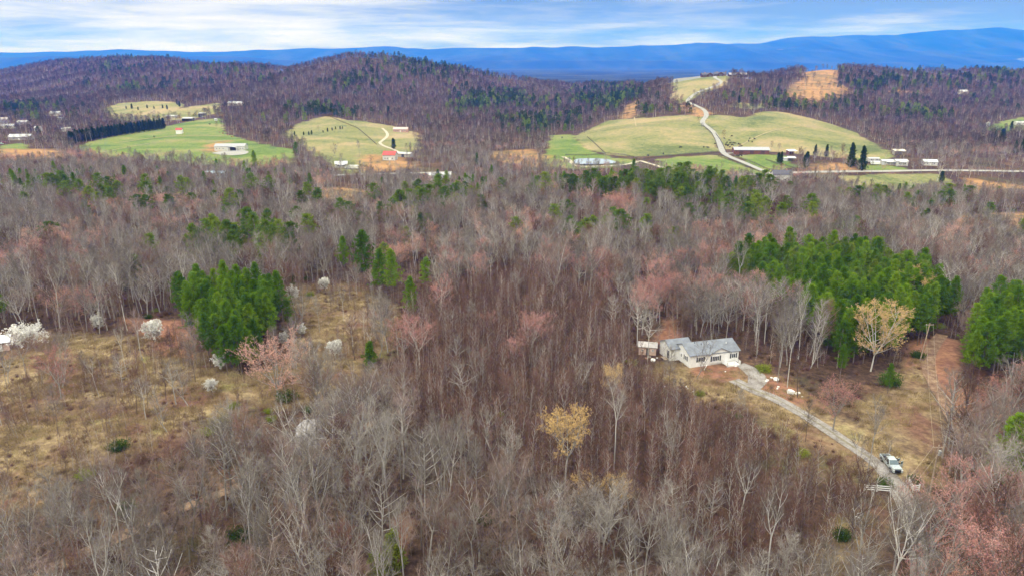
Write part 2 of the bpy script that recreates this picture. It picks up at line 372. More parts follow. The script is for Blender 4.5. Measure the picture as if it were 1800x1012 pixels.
# terrain sheet
ys = list(np.arange(-160, 60, 10.0)) + list(np.arange(60, 320, 2.4)); y = ys[-1]
while y < 26500: y += max(2.4, (y-60)*.0095); ys.append(y)
ys = np.array(ys)
us = np.concatenate([np.linspace(-2.6, -.95, 26)[:-1], np.linspace(-.95, .95, 390), np.linspace(.95, 2.6, 26)[1:]])
XX = us[None, :]*(np.maximum(ys, 0)+90)[:, None]; YY = np.repeat(ys[:, None], len(us), 1)
ZZ = H(XX, YY)
nr, nc = XX.shape
ii = np.arange(nr*nc).reshape(nr, nc)
quads = np.stack([ii[:-1, :-1], ii[:-1, 1:], ii[1:, 1:], ii[1:, :-1]], -1).reshape(-1, 4)
def ground_mat():
    m, t = newmat('ground_cover'); g = N('ShaderNodeNewGeometry', t).outputs['Position']
    def nz(s, d=4, r=.6, dist=0): return noise(t, s, d, g, r, dist)
    big, mid, fine, fn2 = nz(.006, 4), nz(.06, 5), nz(.9, 5, .7), nz(.28, 5, .65, .6)
    floor = ramp(math_('ADD', math_('MULTIPLY', mid, .45, t), math_('MULTIPLY', fine, .55, t), t),
                 [(.30, (.022,.017,.014)), (.45, (.052,.034,.026)), (.55, (.10,.062,.042)), (.68, (.23,.14,.082))], t)
    floor = mixc(ramp(nz(.025, 4), [(.56, (0,0,0)), (.70, (.8,.8,.8))], t), floor, ramp(fine, [(.3, (.055,.06,.025)), (.7, (.13,.125,.055))], t), t)
    past = ramp(math_('ADD', math_('MULTIPLY', nz(.012, 4, .55, 1.0), .6, t), math_('MULTIPLY', fn2, .4, t), t), [(.38, (.10,.125,.045)), (.45, (.175,.19,.07)), (.51, (.225,.215,.092)), (.57, (.30,.245,.125)), (.64, (.34,.265,.15))], t)
    gre = ramp(math_('ADD', math_('MULTIPLY', nz(.02, 4, .55, 1.0), .6, t), math_('MULTIPLY', fn2, .4, t), t), [(.36, (.075,.125,.028)), (.46, (.125,.185,.042)), (.55, (.18,.21,.065)), (.64, (.26,.23,.10))], t)
    ora = ramp(math_('ADD', math_('MULTIPLY', nz(.03, 5, .6, .6), .6, t), math_('MULTIPLY', fn2, .4, t), t), [(.36, (.10,.085,.05)), (.45, (.22,.15,.07)), (.53, (.36,.20,.085)), (.66, (.38,.25,.13))], t)
    stv = math_('ADD', math_('MULTIPLY', nz(.10, 5, .6, .8), .5, t), math_('MULTIPLY', fine, .5, t), t)
    stw = ramp(stv, [(.32, (.085,.058,.038)), (.44, (.17,.122,.072)), (.54, (.28,.21,.115)), (.66, (.42,.33,.18))], t)
    stw = mixc(ramp(nz(.045, 4), [(.57, (0,0,0)), (.70, (.8,.8,.8))], t), stw, ramp(fine, [(.3, (.11,.14,.035)), (.7, (.26,.29,.09))], t), t)
    stw = mixc(ramp(nz(.05, 5, .6, .5), [(.40, (.95,.95,.95)), (.53, (0,0,0))], t), stw, ramp(fine, [(.3, (.085,.045,.03)), (.7, (.20,.11,.075))], t), t)
    red = ramp(math_('ADD', math_('MULTIPLY', nz(.15, 5), .5, t), math_('MULTIPLY', fine, .5, t), t), [(.34, (.13,.065,.045)), (.48, (.23,.115,.075)), (.60, (.34,.18,.11)), (.70, (.42,.26,.16))], t)
    a = N('ShaderNodeAttribute', t); a.attribute_name = 'distant'; floor = mixc(a.outputs['Fac'], floor, mixc(ramp(nz(.0018, 5), [(.46, (0,0,0)), (.62, (1,1,1))], t), (.010, .020, .018), (.045, .060, .045), t), t)
    col = floor
    for key, c, edge, jit in (('green', gre, 1.8, 26), ('pasture', past, 1.8, 26), ('orange', ora, 6, 40), ('straw', stw, 2.5, 20), ('red', red, 1.5, 14)):
        a = N('ShaderNodeAttribute', t); a.attribute_name = key
        v = math_('ADD', a.outputs['Fac'], math_('MULTIPLY', math_('SUBTRACT', nz(.045, 5), .5, t), jit, t), t)
        mr = N('ShaderNodeMapRange', t); mr.inputs[1].default_value = -edge; mr.inputs[2].default_value = edge; LK(v, mr.inputs[0], t)
        col = mixc(mr.outputs[0], col, c, t)
    finish(t, col, .95, 0, .1, bump=fine); return m
gm = ground_mat()
me = mk_mesh('ground', np.stack([XX, YY, ZZ], -1).reshape(-1, 3), quads, gm, smooth=True)
for k, polys in ZW.items():
    d = np.full(XX.shape, -40.0)
    for P in polys:
        b = (XX > P[:, 0].min()-40) & (XX < P[:, 0].max()+40) & (YY > P[:, 1].min()-40) & (YY < P[:, 1].max()+40)
        if b.any(): d[b] = np.maximum(d[b], np.clip(sdf(XX[b], YY[b], P), -40, 40))
    a = me.attributes.new(k, 'FLOAT', 'POINT'); a.data.foreach_set('value', d.astype(np.float32).ravel())
a = me.attributes.new('distant', 'FLOAT', 'POINT'); a.data.foreach_set('value', np.clip((YY-2600)/900, 0, 1).astype(np.float32).ravel())
tag(link('ground', me), kind='structure')

# far blue ridge
RIDGE = [(-700,104),(-300,100),(0,93),(60,94),(100,92.5),(160,90),(210,87.5),(260,90),(330,90),(420,89),(500,87),(560,86),(620,84.5),(680,82.5),(750,86),(830,84.5),(900,85.5),(1000,83.5),(1080,83),(1150,80),(1195,77),(1225,73.5),(1280,78),(1340,76),(1385,68),(1410,65.5),(1480,62),(1560,59),(1610,57),(1650,53.5),(1750,49.5),(1800,50.5),(1900,52),(2100,60),(2600,75)]
rp = np.array(RIDGE)
YR = 20000.0
ru, _vy, _vz = raydir(rp[:, 0], rp[:, 1]); rX = YR*ru/_vy; rZ = CAMZ+YR*_vz/_vy
mx = np.linspace(-24000, 24000, 640); my = np.linspace(12500, 24500, 130)
MX, MY = np.meshgrid(mx, my)
top = np.interp(MX, rX, rZ) + 150*fbm(MX/1100, MX*0+.5, 5, 3)
sl = np.where(MY < YR, np.clip((MY-13500)/(YR-13500), 0, 1), np.clip((24300-MY)/(24300-YR), 0, 1))
spur = fbm(MX/1700+.4*fbm(MY/1500, MX/1700, 8), MY/5000, 21, 5)
prof = sl**1.25*(1+1.7*spur*(1-sl**3)) + .05*fbm(MX/450, MY/450, 23, 4)*np.clip(sl*3, 0, 1)*(1-sl**4)
MZ = -45 + (top+45)*np.clip(prof, 0, 1.0)
# a second, lower line of foothills before it on the valley's far side
sl2 = np.exp(-((MY-14600)/700)**2); MZ = np.maximum(MZ, -45+sl2*(110+230*fbm(MX/2800, MY/5000, 31, 4)+130*np.clip(-MX/11000, 0, 1.4)))
ii = np.arange(MX.size).reshape(MX.shape)
q = np.stack([ii[:-1, :-1], ii[:-1, 1:], ii[1:, 1:], ii[1:, :-1]], -1).reshape(-1, 4)
m, t = newmat('spur_shaded_forest'); g = N('ShaderNodeNewGeometry', t).outputs['Position']
vs = N('ShaderNodeVectorMath', t, operation='MULTIPLY'); LK(g, vs.inputs[0], t); vs.inputs[1].default_value = (1.0, .22, 1.6)
c = ramp(noise(t, .0016, 8, vs.outputs[0], .6), [(.36, (.006,.012,.011)), (.5, (.014,.024,.021)), (.64, (.032,.042,.034))], t)  # forest tone, with spur shading put into its light and dark mottling
c = mixc(ramp(noise(t, .0006, 5, g, .62), [(.66, (0,0,0)), (.69, (.55,.55,.55))], t), c, (.20, .20, .15), t)
finish(t, c, .95, 0, .1)
tag(link('mountains', mk_mesh('mountains', np.stack([MX, MY, MZ], -1).reshape(-1, 3), q, m, smooth=True)), kind='structure')

# ------------------------------------------------------------------ roads, paths, pond
def resample(P, step):
    P = np.asarray(P, float); d = np.r_[0, np.cumsum(np.hypot(*np.diff(P[:, :2], axis=0).T))]; n = max(2, int(d[-1]/step)+1); s = np.linspace(0, d[-1], n)
    return np.stack([np.interp(s, d, P[:, k]) for k in range(P.shape[1])], -1)
def smooth_line(P, it=2):
    P = np.asarray(P, float)
    for _ in range(it):
        Q = [P[0]]
        for a, b in zip(P[:-1], P[1:]): Q += [.75*a+.25*b, .25*a+.75*b]
        P = np.array(Q+[P[-1]])
    return P
ROADW = {}
def strip(name, pix, width, mat, off, step=3.0, nw=4, wig=.12, kind='structure'):
    P = resample(smooth_line(wpoly(pix)), step); ROADW[name+str(len(ROADW)) if name in ('road', 'cow_path') else name] = (P, width)
    T = np.gradient(P, axis=0); T /= np.linalg.norm(T, axis=1)[:, None]+1e-9; Nn = np.stack([-T[:, 1], T[:, 0]], -1)
    w = width if np.isscalar(width) else np.interp(np.linspace(0, 1, len(P)), np.linspace(0, 1, len(width)), width)
    V = []
    for k in range(nw+1):
        e = (k/nw-.5)*w
        if k in (0, nw): e = e*(1+wig*2*fbm(np.arange(len(P))*.22, np.full(len(P), k*7.7), len(P) % 97, 2))
        q = P+Nn*np.reshape(e, (-1, 1)); V.append(np.c_[q, H(q[:, 0], q[:, 1])+off])
    V = np.stack(V, 1); n = len(P); ii = np.arange(n*(nw+1)).reshape(n, nw+1)
    F = np.stack([ii[:-1, 1:], ii[:-1, :-1], ii[1:, :-1], ii[1:, 1:]], -1).reshape(-1, 4)
    return tag(link(name, mk_mesh(name, V.reshape(-1, 3), F, mat, smooth=True)), kind=kind)
def rough_mat(name, stops, s1=.5, s2=3.0):
    m, t = newmat(name); g = N('ShaderNodeNewGeometry', t).outputs['Position']
    f = math_('ADD', math_('MULTIPLY', noise(t, s1, 4, g), .5, t), math_('MULTIPLY', noise(t, s2, 4, g, .7), .5, t), t)
    finish(t, ramp(f, stops, t), .95, 0, .15, bump=f); MATS[name] = m; return m
gravel = rough_mat('grey_gravel', [(.36, (.12,.10,.082)), (.47, (.235,.215,.195)), (.60, (.33,.315,.30))])
lane_m = rough_mat('pale_lane', [(.32, (.25,.25,.23)), (.6, (.36,.355,.335))], .2)
road_m = rough_mat('pale_road', [(.32, (.26,.25,.23)), (.6, (.38,.37,.345))], .2)
sand_m = rough_mat('sandy_track', [(.34, (.27,.19,.12)), (.5, (.42,.31,.20)), (.64, (.55,.44,.32))])
rut_m = rough_mat('worn_dirt', [(.36, (.12,.072,.05)), (.49, (.20,.125,.085)), (.60, (.33,.235,.15))])
cream_m = rough_mat('cream_track', [(.32, (.36,.32,.24)), (.6, (.50,.46,.37))], .2)
strip('lane', [(1240,131),(1251,136),(1267,143),(1268,145),(1260,151),(1240,158),(1222,164),(1209,176),(1207,180),(1225,187),(1239,194),(1243,204),(1233,215),(1240,222),(1253,231),(1262,245),(1268,262),(1272,271),(1290,280),(1320,292),(1345,303),(1362,307)], [3.5,4,4.6,5,5,5,5.2], lane_m, .3, 4)
strip('road', [(556,310),(600,308),(680,306),(740,304.5),(794,303)], 4.6, road_m, .22, 5)
strip('road', [(1296,307),(1352,306),(1420,303),(1500,301.5),(1620,300),(1700,300),(1840,303)], 5.0, road_m, .22, 5)
strip('pond_track', [(990,276),(1001,282),(1006,289),(1016,293.5),(1060,292.5),(1092,291),(1110,288),(1122,284)], 3.4, cream_m, .2, 3)
strip('farm_track', [(1124,283),(1138,287),(1152,291),(1168,296)], 3.4, cream_m, .2, 3)
strip('hill_track', [(672,226),(680,233),(682,240),(672,248),(666,252),(676,258),(694,264),(702,270)], 3.0, cream_m, .25, 3)
strip('barn_track', [(1272,271),(1284,270),(1296,270)], 4.0, lane_m, .34, 3)
strip('driveway', [(1290,668),(1318,683),(1368,702),(1440,745),(1500,786),(1540,812),(1563,835),(1580,858),(1596,890),(1606,930),(1616,990),(1622,1060)], [3.0,3.4,3.2,3.0,3.1,3.6,3.2,2.8,2.6], gravel, .11, 1.6, 6, .2)
strip('grass_strip', [(1290,668),(1318,683),(1368,702),(1440,745),(1500,786),(1530,805)], .45, rough_mat('drive_grass', [(.36, (.13,.105,.065)), (.5, (.20,.18,.11)), (.62, (.28,.26,.21))]), .145, 1.2, 2, 1.4)
strip('parking_pad', [(1300,640),(1316,648),(1330,658),(1334,668),(1322,684)], [3,4.5,4.5,3.5], gravel, .10, 1.5, 4, .3)
strip('dirt_track', [(1655,588),(1638,612),(1630,640),(1640,672),(1658,704),(1680,742),(1700,790)], 3.0, rut_m, .16, 1.6, 6, .25)
strip('woods_path', [(40,1030),(120,985),(210,943),(320,892),(400,862),(480,826),(560,792),(610,766),(700,720)], [2.8,2.6,2.4,2.4,2.0,1.6], rut_m, .10, 1.6, 6, .35)
path_m = rough_mat('worn_path', [(.34, (.22,.17,.10)), (.5, (.34,.28,.16)), (.64, (.42,.36,.22))], .2)
strip('cow_path', [(1024,236),(1060,228),(1118,223),(1170,214),(1222,212)], 1.6, path_m, .25, 3, 2)
strip('cow_path', [(1115,207),(1118,223)], 1.2, path_m, .25, 3, 2); strip('cow_path', [(1290,262),(1330,240),(1372,226),(1430,222),(1500,238)], 1.3, path_m, .25, 3, 2)
strip('cow_path', [(200,252),(270,243),(330,238),(392,240)], 2.2, path_m, .25, 3, 2); strip('cow_path', [(530,232),(580,229),(640,222)], 1.2, path_m, .25, 3, 2); strip('cow_path', [(180,268),(260,252),(330,246),(400,250)], 1.5, path_m, .25, 3, 2)
# gravel yard before the long white shed
def sheet(name, pix, mat, off, step=3.0, flat=None):
    P = wpoly(pix); P = smooth_line(np.r_[P, P[:1]], 2)[:-1]; y0, y1 = P[:, 1].min(), P[:, 1].max(); n = max(4, int((y1-y0)/step)); V = []; nx = 14
    for yy in np.linspace(y0+1e-3, y1-1e-3, n+1):
        xs = []
        for i in range(len(P)):
            a, b = P[i], P[(i+1) % len(P)]
            if (a[1] > yy) != (b[1] > yy): xs.append(a[0]+(yy-a[1])/(b[1]-a[1])*(b[0]-a[0]))
        xs = np.linspace(min(xs), max(xs), nx+1); V.append(np.c_[xs, np.full(nx+1, yy), (H(xs, xs*0+yy)+off) if flat is None else np.full(nx+1, flat)])
    V = np.stack(V); ii = np.arange(V.shape[0]*(nx+1)).reshape(V.shape[0], nx+1)
    F = np.stack([ii[:-1, :-1], ii[:-1, 1:], ii[1:, 1:], ii[1:, :-1]], -1).reshape(-1, 4)
    return tag(link(name, mk_mesh(name, V.reshape(-1, 3), F, mat)), kind='structure')
sheet('gravel_yard', [(372,270),(388,266),(430,264.5),(440,268),(428,273),(396,274.5)], lane_m, .25)
m, t = newmat('pond_water'); g = N('ShaderNodeNewGeometry', t).outputs['Position']
p_ = finish(t, (.36, .42, .46), .22, 0, .5); b = N('ShaderNodeBump', t); b.inputs['Strength'].default_value = .04; LK(noise(t, .8, 3, g), b.inputs['Height'], t); LK(b.outputs[0], p_.inputs['Normal'], t)  # silty water; its pale blue-grey base also stands in for reflected sky
PW = wpoly([(1009,283),(1014,280),(1030,279),(1056,279),(1074,281.5),(1088,288),(1070,290),(1040,291.3),(1014,291.6),(1009,289)])
qx, qy = np.meshgrid(np.linspace(PW[:, 0].min(), PW[:, 0].max(), 40), np.linspace(PW[:, 1].min(), PW[:, 1].max(), 40)); pz = float(np.max(np.where(inpoly(qx, qy, PW), H(qx, qy), -99)))+.12
sheet('pond', [(1009,283),(1014,280),(1030,279),(1056,279),(1074,281.5),(1088,288),(1070,290),(1040,291.3),(1014,291.6),(1009,289)], m, 0, 2.0, flat=pz)

# ------------------------------------------------------------------ plants: prototypes
def norm(v): return v/(np.linalg.norm(v, axis=-1, keepdims=True)+1e-9)
class Geo:
    def __init__(s): s.V = []; s.F = []; s.n = 0; s.M = []
    def add(s, V, F, m=0):
        s.V.append(V); s.F.append(F+s.n); s.n += len(V); s.M.append(np.full(len(F), m))
    def tube(s, P, r, k=4, m=0):
        P = np.asarray(P, float); n = len(P); T = norm(np.gradient(P, axis=0)); a = np.array([0, 0, 1.0]) if abs(T[0, 2]) < .8 else np.array([1.0, 0, 0])
        U = norm(np.cross(T, a)); Wv = np.cross(T, U); th = np.arange(k)*2*np.pi/k
        V = (P[:, None]+(U[:, None]*np.cos(th)[None, :, None]+Wv[:, None]*np.sin(th)[None, :, None])*np.asarray(r)[:, None, None]).reshape(-1, 3)
        i = np.arange((n-1)*k).reshape(n-1, k); j = np.roll(i, -1, 1)
        F = np.concatenate([np.stack([i, j, j+k], -1).reshape(-1, 3), np.stack([i, j+k, i+k], -1).reshape(-1, 3)]); s.add(V, F, m)
    def slivers(s, B, D, L, w, g, m=0):
        """thin pointed blades: base B, direction D, length L, width w"""
        n = len(B); D = norm(D); side = norm(np.cross(D, norm(g.normal(size=(n, 3)))))*np.reshape(w, (-1, 1))*.5
        V = np.stack([B-side, B+side, B+D*np.reshape(L, (-1, 1))], 1).reshape(-1, 3); s.add(V, np.arange(3*n).reshape(n, 3), m)
    def leaves(s, B, D, L, w, g, m=0):
        """lozenge leaves or needle tufts"""
        n = len(B); D = norm(D); L = np.reshape(np.broadcast_to(L, (n,)), (-1, 1)); side = norm(np.cross(D, norm(g.normal(size=(n, 3)))))*np.reshape(np.broadcast_to(w, (n,)), (-1, 1))*.5
        V = np.stack([B, B+D*L*.5+side, B+D*L, B+D*L*.5-side], 1).reshape(-1, 3); i = np.arange(n)*4
        s.add(V, np.concatenate([np.stack([i, i+1, i+2], -1), np.stack([i, i+2, i+3], -1)]), m)
    def mesh(s, name, mats):
        return mk_mesh(name, np.concatenate(s.V), np.concatenate(s.F), mats, np.concatenate(s.M))
def bend(b, d, L, n, up, g, wob=.06):
    P = [np.array(b, float)]; d = norm(np.array(d, float))
    for _ in range(n):
        d = norm(d+np.array([0, 0, up])+g.normal(size=3)*wob); P.append(P[-1]+d*L/n)
    return np.array(P), d
def hardwood(seed, Ht=17., cb=.45, spread=3.2, limbs=20, fork=0, tw=9, r0=.17, ang=38, bud=None, budn=0, twl=1.1, tww=.026, sec=6, crown_round=.5):
    """bare broadleaf tree -> (trunk with limbs, crown of fine twigs)"""
    g = np.random.default_rng(seed); A = Geo(); B = Geo(); stems = []
    P, _ = bend((0, 0, -.3), (g.normal()*.04, g.normal()*.04, 1), Ht*(cb+.08 if fork else .97), 8, .03, g, .035)
    rr = np.linspace(r0, r0*(.72 if fork else .12), 9); A.tube(P, rr, 6)
    if fork:
        for k in range(fork):
            a = 2*np.pi*(k+g.random()*.4)/fork; s = math.tan(R(ang*.55+g.normal()*4))
            Q, _ = bend(P[-1]+[0, 0, -.2], (math.cos(a)*s, math.sin(a)*s, 1), Ht*(1-cb-.08)*(1.0+.12*g.normal()), 7, .05, g, .05)
            A.tube(Q, np.linspace(r0*.62, r0*.1, 8), 5); stems.append((Q, r0*.62, .02))
    else: stems.append((P, r0, cb))
    tips, tdir = [], []
    per = max(1, limbs//len(stems)); ga = g.random()*6
    for Q, rb, c0 in stems:
        for i in range(per):
            f = c0+(1-c0)*((i+g.random()*.7)/per)*.97; x = f*(len(Q)-1); k = min(int(x), len(Q)-2); b0 = Q[k]+(Q[k+1]-Q[k])*(x-k); fr = (f-c0)/(1-c0)
            ga += 2.4+g.normal()*.3; env = (1-fr)**crown_round*(.55+.45*min(1, fr*4+.3)); L = spread*1.45*env*(.8+.4*g.random())+.5
            an = R(ang+14*(1-fr)+g.normal()*7); d = np.array([math.cos(ga)*math.sin(an), math.sin(ga)*math.sin(an), math.cos(an)])
            LP, ld = bend(b0, d, L, 4, .10, g, .10); lr = max(.02, min(rb*.45*(1-fr*.55), .02*L+.015))
            A.tube(LP, np.linspace(lr*1.2, .022, 5), 4)
            for j in range(sec):
                q = .25+.75*(j+g.random())/sec; xx = q*4; kk = min(int(xx), 3); b1 = LP[kk]+(LP[kk+1]-LP[kk])*(xx-kk); d1 = norm(ld+g.normal(size=3)*.62+[0, 0, .22])
                SP, sdv = bend(b1, d1, L*.42*(1.15-q*.5)+.35, 2, .06, g, .12)
                B.tube(SP, np.linspace(min(lr*.6, .022), .007, 3), 3)
                m = tw
                q2 = g.random((m, 1)); BB = SP[0]*(1-q2)+SP[2]*q2
                tips.append(BB); tdir.append(norm(sdv+g.normal(size=(m, 3))*.62+[0, 0, .16]))
    T = np.concatenate(tips); D = np.concatenate(tdir); n = len(T); L = twl*(.5+.8*g.random(n))
    B.slivers(T, D, L, tww*(.7+.6*g.random(n)), g, 0)
    if budn:
        k = g.integers(0, n, budn); q = g.random((budn, 1))
        B.leaves(T[k]+D[k]*L[k][:, None]*(.35+.65*q), norm(g.normal(size=(budn, 3))+[0, 0, .3]), bud[0]*(.6+.8*g.random(budn)), bud[1], g, 1)
    return A, B
def conifer(seed, Ht=15., cb=.3, rad=2.6, nb=70, tuft=5, nl=13, ll=.55, lw=.13, shape=.75, droop=.25, up=.35, r0=.16, clump=0, gap=0.0):
    """pine or cedar -> (trunk with branches, crown of needle tufts)"""
    g = np.random.default_rng(seed); A = Geo(); B = Geo(); P, _ = bend((0, 0, -.3), (g.normal()*.02, g.normal()*.02, 1), Ht, 8, .03, g, .02)
    A.tube(P, np.linspace(r0, .02, 9), 6); pts, dirs = [], []; ga = g.random()*6; lump = g.normal(size=(7, 3))
    for i in range(nb):
        fr = ((i+g.random())/nb)**.9; f = cb+(1-cb)*fr; x = f*8; k = min(int(x), 7); b0 = P[k]+(P[k+1]-P[k])*(x-k); ga += 2.4+g.normal()*.25
        if gap and g.random() < gap: continue
        env = (1-fr)**shape*(.45+.55*min(1, fr*3.2+.12)); lo = 1+.28*math.sin(ga*2+lump[0, 0]*3+fr*9); L = max(.35, rad*env*lo*(.75+.5*g.random()))
        d = np.array([math.cos(ga), math.sin(ga), droop*(fr*2.2-.75)+.1*g.normal()]); BP, bd = bend(b0, d, L, 3, up*.25, g, .08)
        A.tube(BP, np.linspace(.035, .01, 4), 3)
        for j in range(tuft):
            q = (.35 if clump else .22)+.8*(j+g.random()*.8)/tuft; q = min(q, 1); xx = q*3; kk = min(int(xx), 2); b1 = BP[kk]+(BP[kk+1]-BP[kk])*(xx-kk)+g.normal(size=3)*(.10*L*.5+.05)
            pts.append(np.repeat(b1[None], nl, 0)+g.normal(size=(nl, 3))*.10); dirs.append(norm(bd*.55+g.normal(size=(nl, 3))*.75+[0, 0, up]))
    T = np.concatenate(pts); D = np.concatenate(dirs); n = len(T); B.leaves(T, D, ll*(.6+.7*g.random(n)), lw, g); return A, B
def bush(seed, Ht=1.6, n=160, rad=.9, w=.03, leaf=None, nleaf=0):
    """a twiggy shrub -> (stems, leaves)"""
    g = np.random.default_rng(seed); A = Geo(); B = Geo(); a = g.random(n)*6.283; q = g.random(n)**.6*rad
    D = np.stack([np.cos(a)*q, np.sin(a)*q, np.full(n, Ht)*(.45+.55*g.random(n))*(1-.35*(q/rad)**2)], -1); Bs = np.stack([np.cos(a)*q*.35, np.sin(a)*q*.35, np.zeros(n)-.05], -1)
    k = n//2; A.slivers(Bs[:k], D[:k], np.linalg.norm(D[:k], axis=1), w, g)
    M = Bs[k:]+D[k:]*g.random((n-k, 1))*.6; A.slivers(M, D[k:]+g.normal(size=(n-k, 3))*.5*Ht, Ht*.45*(.5+g.random(n-k)), w*.7, g)
    if nleaf:
        i = g.integers(0, n, nleaf); B.leaves(Bs[i]+D[i]*(.25+.75*g.random((nleaf, 1)))+g.normal(size=(nleaf, 3))*.15*rad, g.normal(size=(nleaf, 3))+[0, 0, .4], leaf[0]*(.6+.8*g.random(nleaf)), leaf[1], g)
    return A, B
def both(name, AB, mats_a, mats_b):
    """joined single mesh of trunk and crown, for woods past counting"""
    G = Geo(); na = len(mats_a)
    for s, sh in ((AB[0], 0), (AB[1], na)):
        off = 0
        for V, F, M in zip(s.V, s.F, s.M): G.add(V, F-off, M[0]+sh); off += len(V)
    o = bpy.data.objects.new(name, G.mesh(name, mats_a+mats_b)); return o          # not linked: only a source of geometry
def proto(AB, kind, ma, mb): return (AB[0].mesh(kind+'_trunk', ma), AB[1].mesh(kind+'_crown', mb))
def plant(name, pr, loc, rz, sc, label, cat, group=None, parts=('trunk', 'crown'), tilt=(0, 0)):
    r = thing(name, loc, rz, label, cat, group); r.rotation_euler = (tilt[0], tilt[1], rz); r.scale = (sc, sc, sc) if not hasattr(sc, '__len__') else sc
    for nme, me in zip(parts, pr):
        if me is not None and len(me.polygons): link(nme, me, r)
    return r
BARE_SPEC = [
 ('tall grey forked bare tree', dict(Ht=18, cb=.42, spread=3.0, limbs=22, fork=3, tw=12), barkG, twigG),
 ('slender straight grey bare tree', dict(Ht=18.5, cb=.50, spread=2.2, limbs=19, tw=12, ang=34, r0=.14), barkG, twigG),
 ('grey bare tree with broad upswept crown', dict(Ht=16, cb=.28, spread=3.7, limbs=26, fork=5, tw=12, ang=46), barkG, twigG),
 ('tall bare tree with pinkish twigs', dict(Ht=17, cb=.42, spread=2.9, limbs=22, fork=2, tw=14), barkG, twigK),
 ('pale bare tree with wide stiff limbs', dict(Ht=15.5, cb=.38, spread=3.6, limbs=19, tw=9, ang=54, crown_round=.7), barkG, twigG),
 ('brown bare tree with dense twiggy top', dict(Ht=16.5, cb=.45, spread=2.7, limbs=21, tw=14), barkB, twigB),
 ('thin tall leaning bare tree', dict(Ht=19, cb=.55, spread=2.1, limbs=16, fork=2, tw=11, r0=.13, ang=30), barkG, twigG),
 ('dark bare tree with round brown crown', dict(Ht=14, cb=.30, spread=3.3, limbs=24, fork=3, tw=14, ang=50, crown_round=.4), barkB, twigK),
 ('twin stemmed bare tree with grey top', dict(Ht=17.5, cb=.12, spread=2.6, limbs=22, fork=2, tw=12, ang=26, r0=.15), barkG, twigG),
 ('narrow bare tree with short side limbs', dict(Ht=16, cb=.34, spread=1.7, limbs=24, tw=11, ang=44, r0=.12), barkB, twigG),
]
BARE_AB = [hardwood(100+i, **s[1]) for i, s in enumerate(BARE_SPEC)]
BARE_P = [proto(ab, 'bare_tree', [s[2]], [s[3]]) for ab, s in zip(BARE_AB, BARE_SPEC)]
BARE_J = [both('woods_tree', ab, [s[2]], [s[3]]) for ab, s in zip(BARE_AB, BARE_SPEC)]
SAP_AB = [hardwood(200+i, Ht=10.5+i, cb=.22, spread=1.25, limbs=17, tw=7, r0=.065, ang=30, sec=4, twl=.9, tww=.024) for i in range(4)]
SAP_P = [proto(ab, 'young_tree', [barkG if i % 2 else barkB], [twigB]) for i, ab in enumerate(SAP_AB)]
SAP_J = [both('thicket_tree', ab, [barkG if i % 2 else barkB], [twigB]) for i, ab in enumerate(SAP_AB)]
MAP_AB = [hardwood(300, Ht=13, cb=.25, spread=4.2, limbs=26, fork=4, tw=10, ang=48, bud=(.13, .065), budn=7500, r0=.2),
          hardwood(301, Ht=15, cb=.38, spread=3.2, limbs=22, fork=3, tw=9, ang=40, bud=(.13, .065), budn=6000),
          hardwood(302, Ht=11, cb=.14, spread=5.2, limbs=34, fork=6, tw=11, ang=58, bud=(.15, .075), budn=13000, r0=.22, crown_round=.35)]
MAP_P = [proto(ab, 'red_maple', [barkG], [twigK, budR]) for ab in MAP_AB[:2]]+[proto(MAP_AB[2], 'red_maple', [barkG], [twigK, budS])]
MAP_J = [both('maple_wood', ab, [barkG], [twigK, b_]) for ab, b_ in zip(MAP_AB, (budR, budS, budS))]
GOLD_AB = [hardwood(320, Ht=15, cb=.22, spread=4.6, limbs=30, fork=5, tw=10, ang=46, bud=(.20, .10), budn=14000, r0=.2, crown_round=.4),
           hardwood(321, Ht=13.5, cb=.42, spread=3.2, limbs=22, fork=3, tw=9, ang=42, bud=(.17, .085), budn=9000)]
GOLD_P = [proto(ab, 'golden_tree', [barkG], [twigG, budY]) for ab in GOLD_AB]
PEAR_AB = [hardwood(330, Ht=6, cb=.16, spread=2.0, limbs=24, fork=4, tw=7, ang=36, bud=(.30, .20), budn=5200, r0=.09, twl=.7, tww=.02),
           hardwood(331, Ht=6, cb=.12, spread=3.3, limbs=30, fork=6, tw=7, ang=56, bud=(.32, .20), budn=6500, r0=.1, twl=.8, tww=.02, crown_round=.35)]
PEAR_P = [proto(ab, 'pear_tree', [barkB], [twigG, petal]) for ab in PEAR_AB]
PINE_AB = [conifer(400, Ht=15, cb=.30, rad=3.2, nb=84, shape=.62), conifer(401, Ht=16.5, cb=.36, rad=3.0, nb=80, shape=.6), conifer(402, Ht=14, cb=.26, rad=3.4, nb=86, shape=.55), conifer(403, Ht=16, cb=.40, rad=2.9, nb=72, shape=.5, gap=.1)]
PINE_P = [proto(ab, 'pine_tree', [barkP], [pineL]) for ab in PINE_AB]
PINE_J = [both('pine_wood', ab, [barkP], [pineL]) for ab in PINE_AB]
SCR_AB = [conifer(420, Ht=14, cb=.48, rad=2.6, nb=46, tuft=4, nl=16, ll=.5, shape=.4, clump=1, gap=.15), conifer(421, Ht=12.5, cb=.35, rad=2.3, nb=50, tuft=4, nl=15, ll=.5, shape=.5, clump=1, gap=.12)]
SCR_P = [proto(ab, 'scrub_pine', [barkP], [pineO]) for ab in SCR_AB]
SCR_J = [both('scrub_pine_wood', ab, [barkP], [pineO]) for ab in SCR_AB]
DRK_AB = [conifer(440, Ht=12, cb=.04, rad=2.5, nb=90, tuft=5, nl=9, ll=.7, lw=.22, shape=.7, droop=.1, up=.5), conifer(441, Ht=11, cb=.08, rad=2.9, nb=80, tuft=5, nl=9, ll=.7, lw=.22, shape=.5, droop=.15, up=.5)]
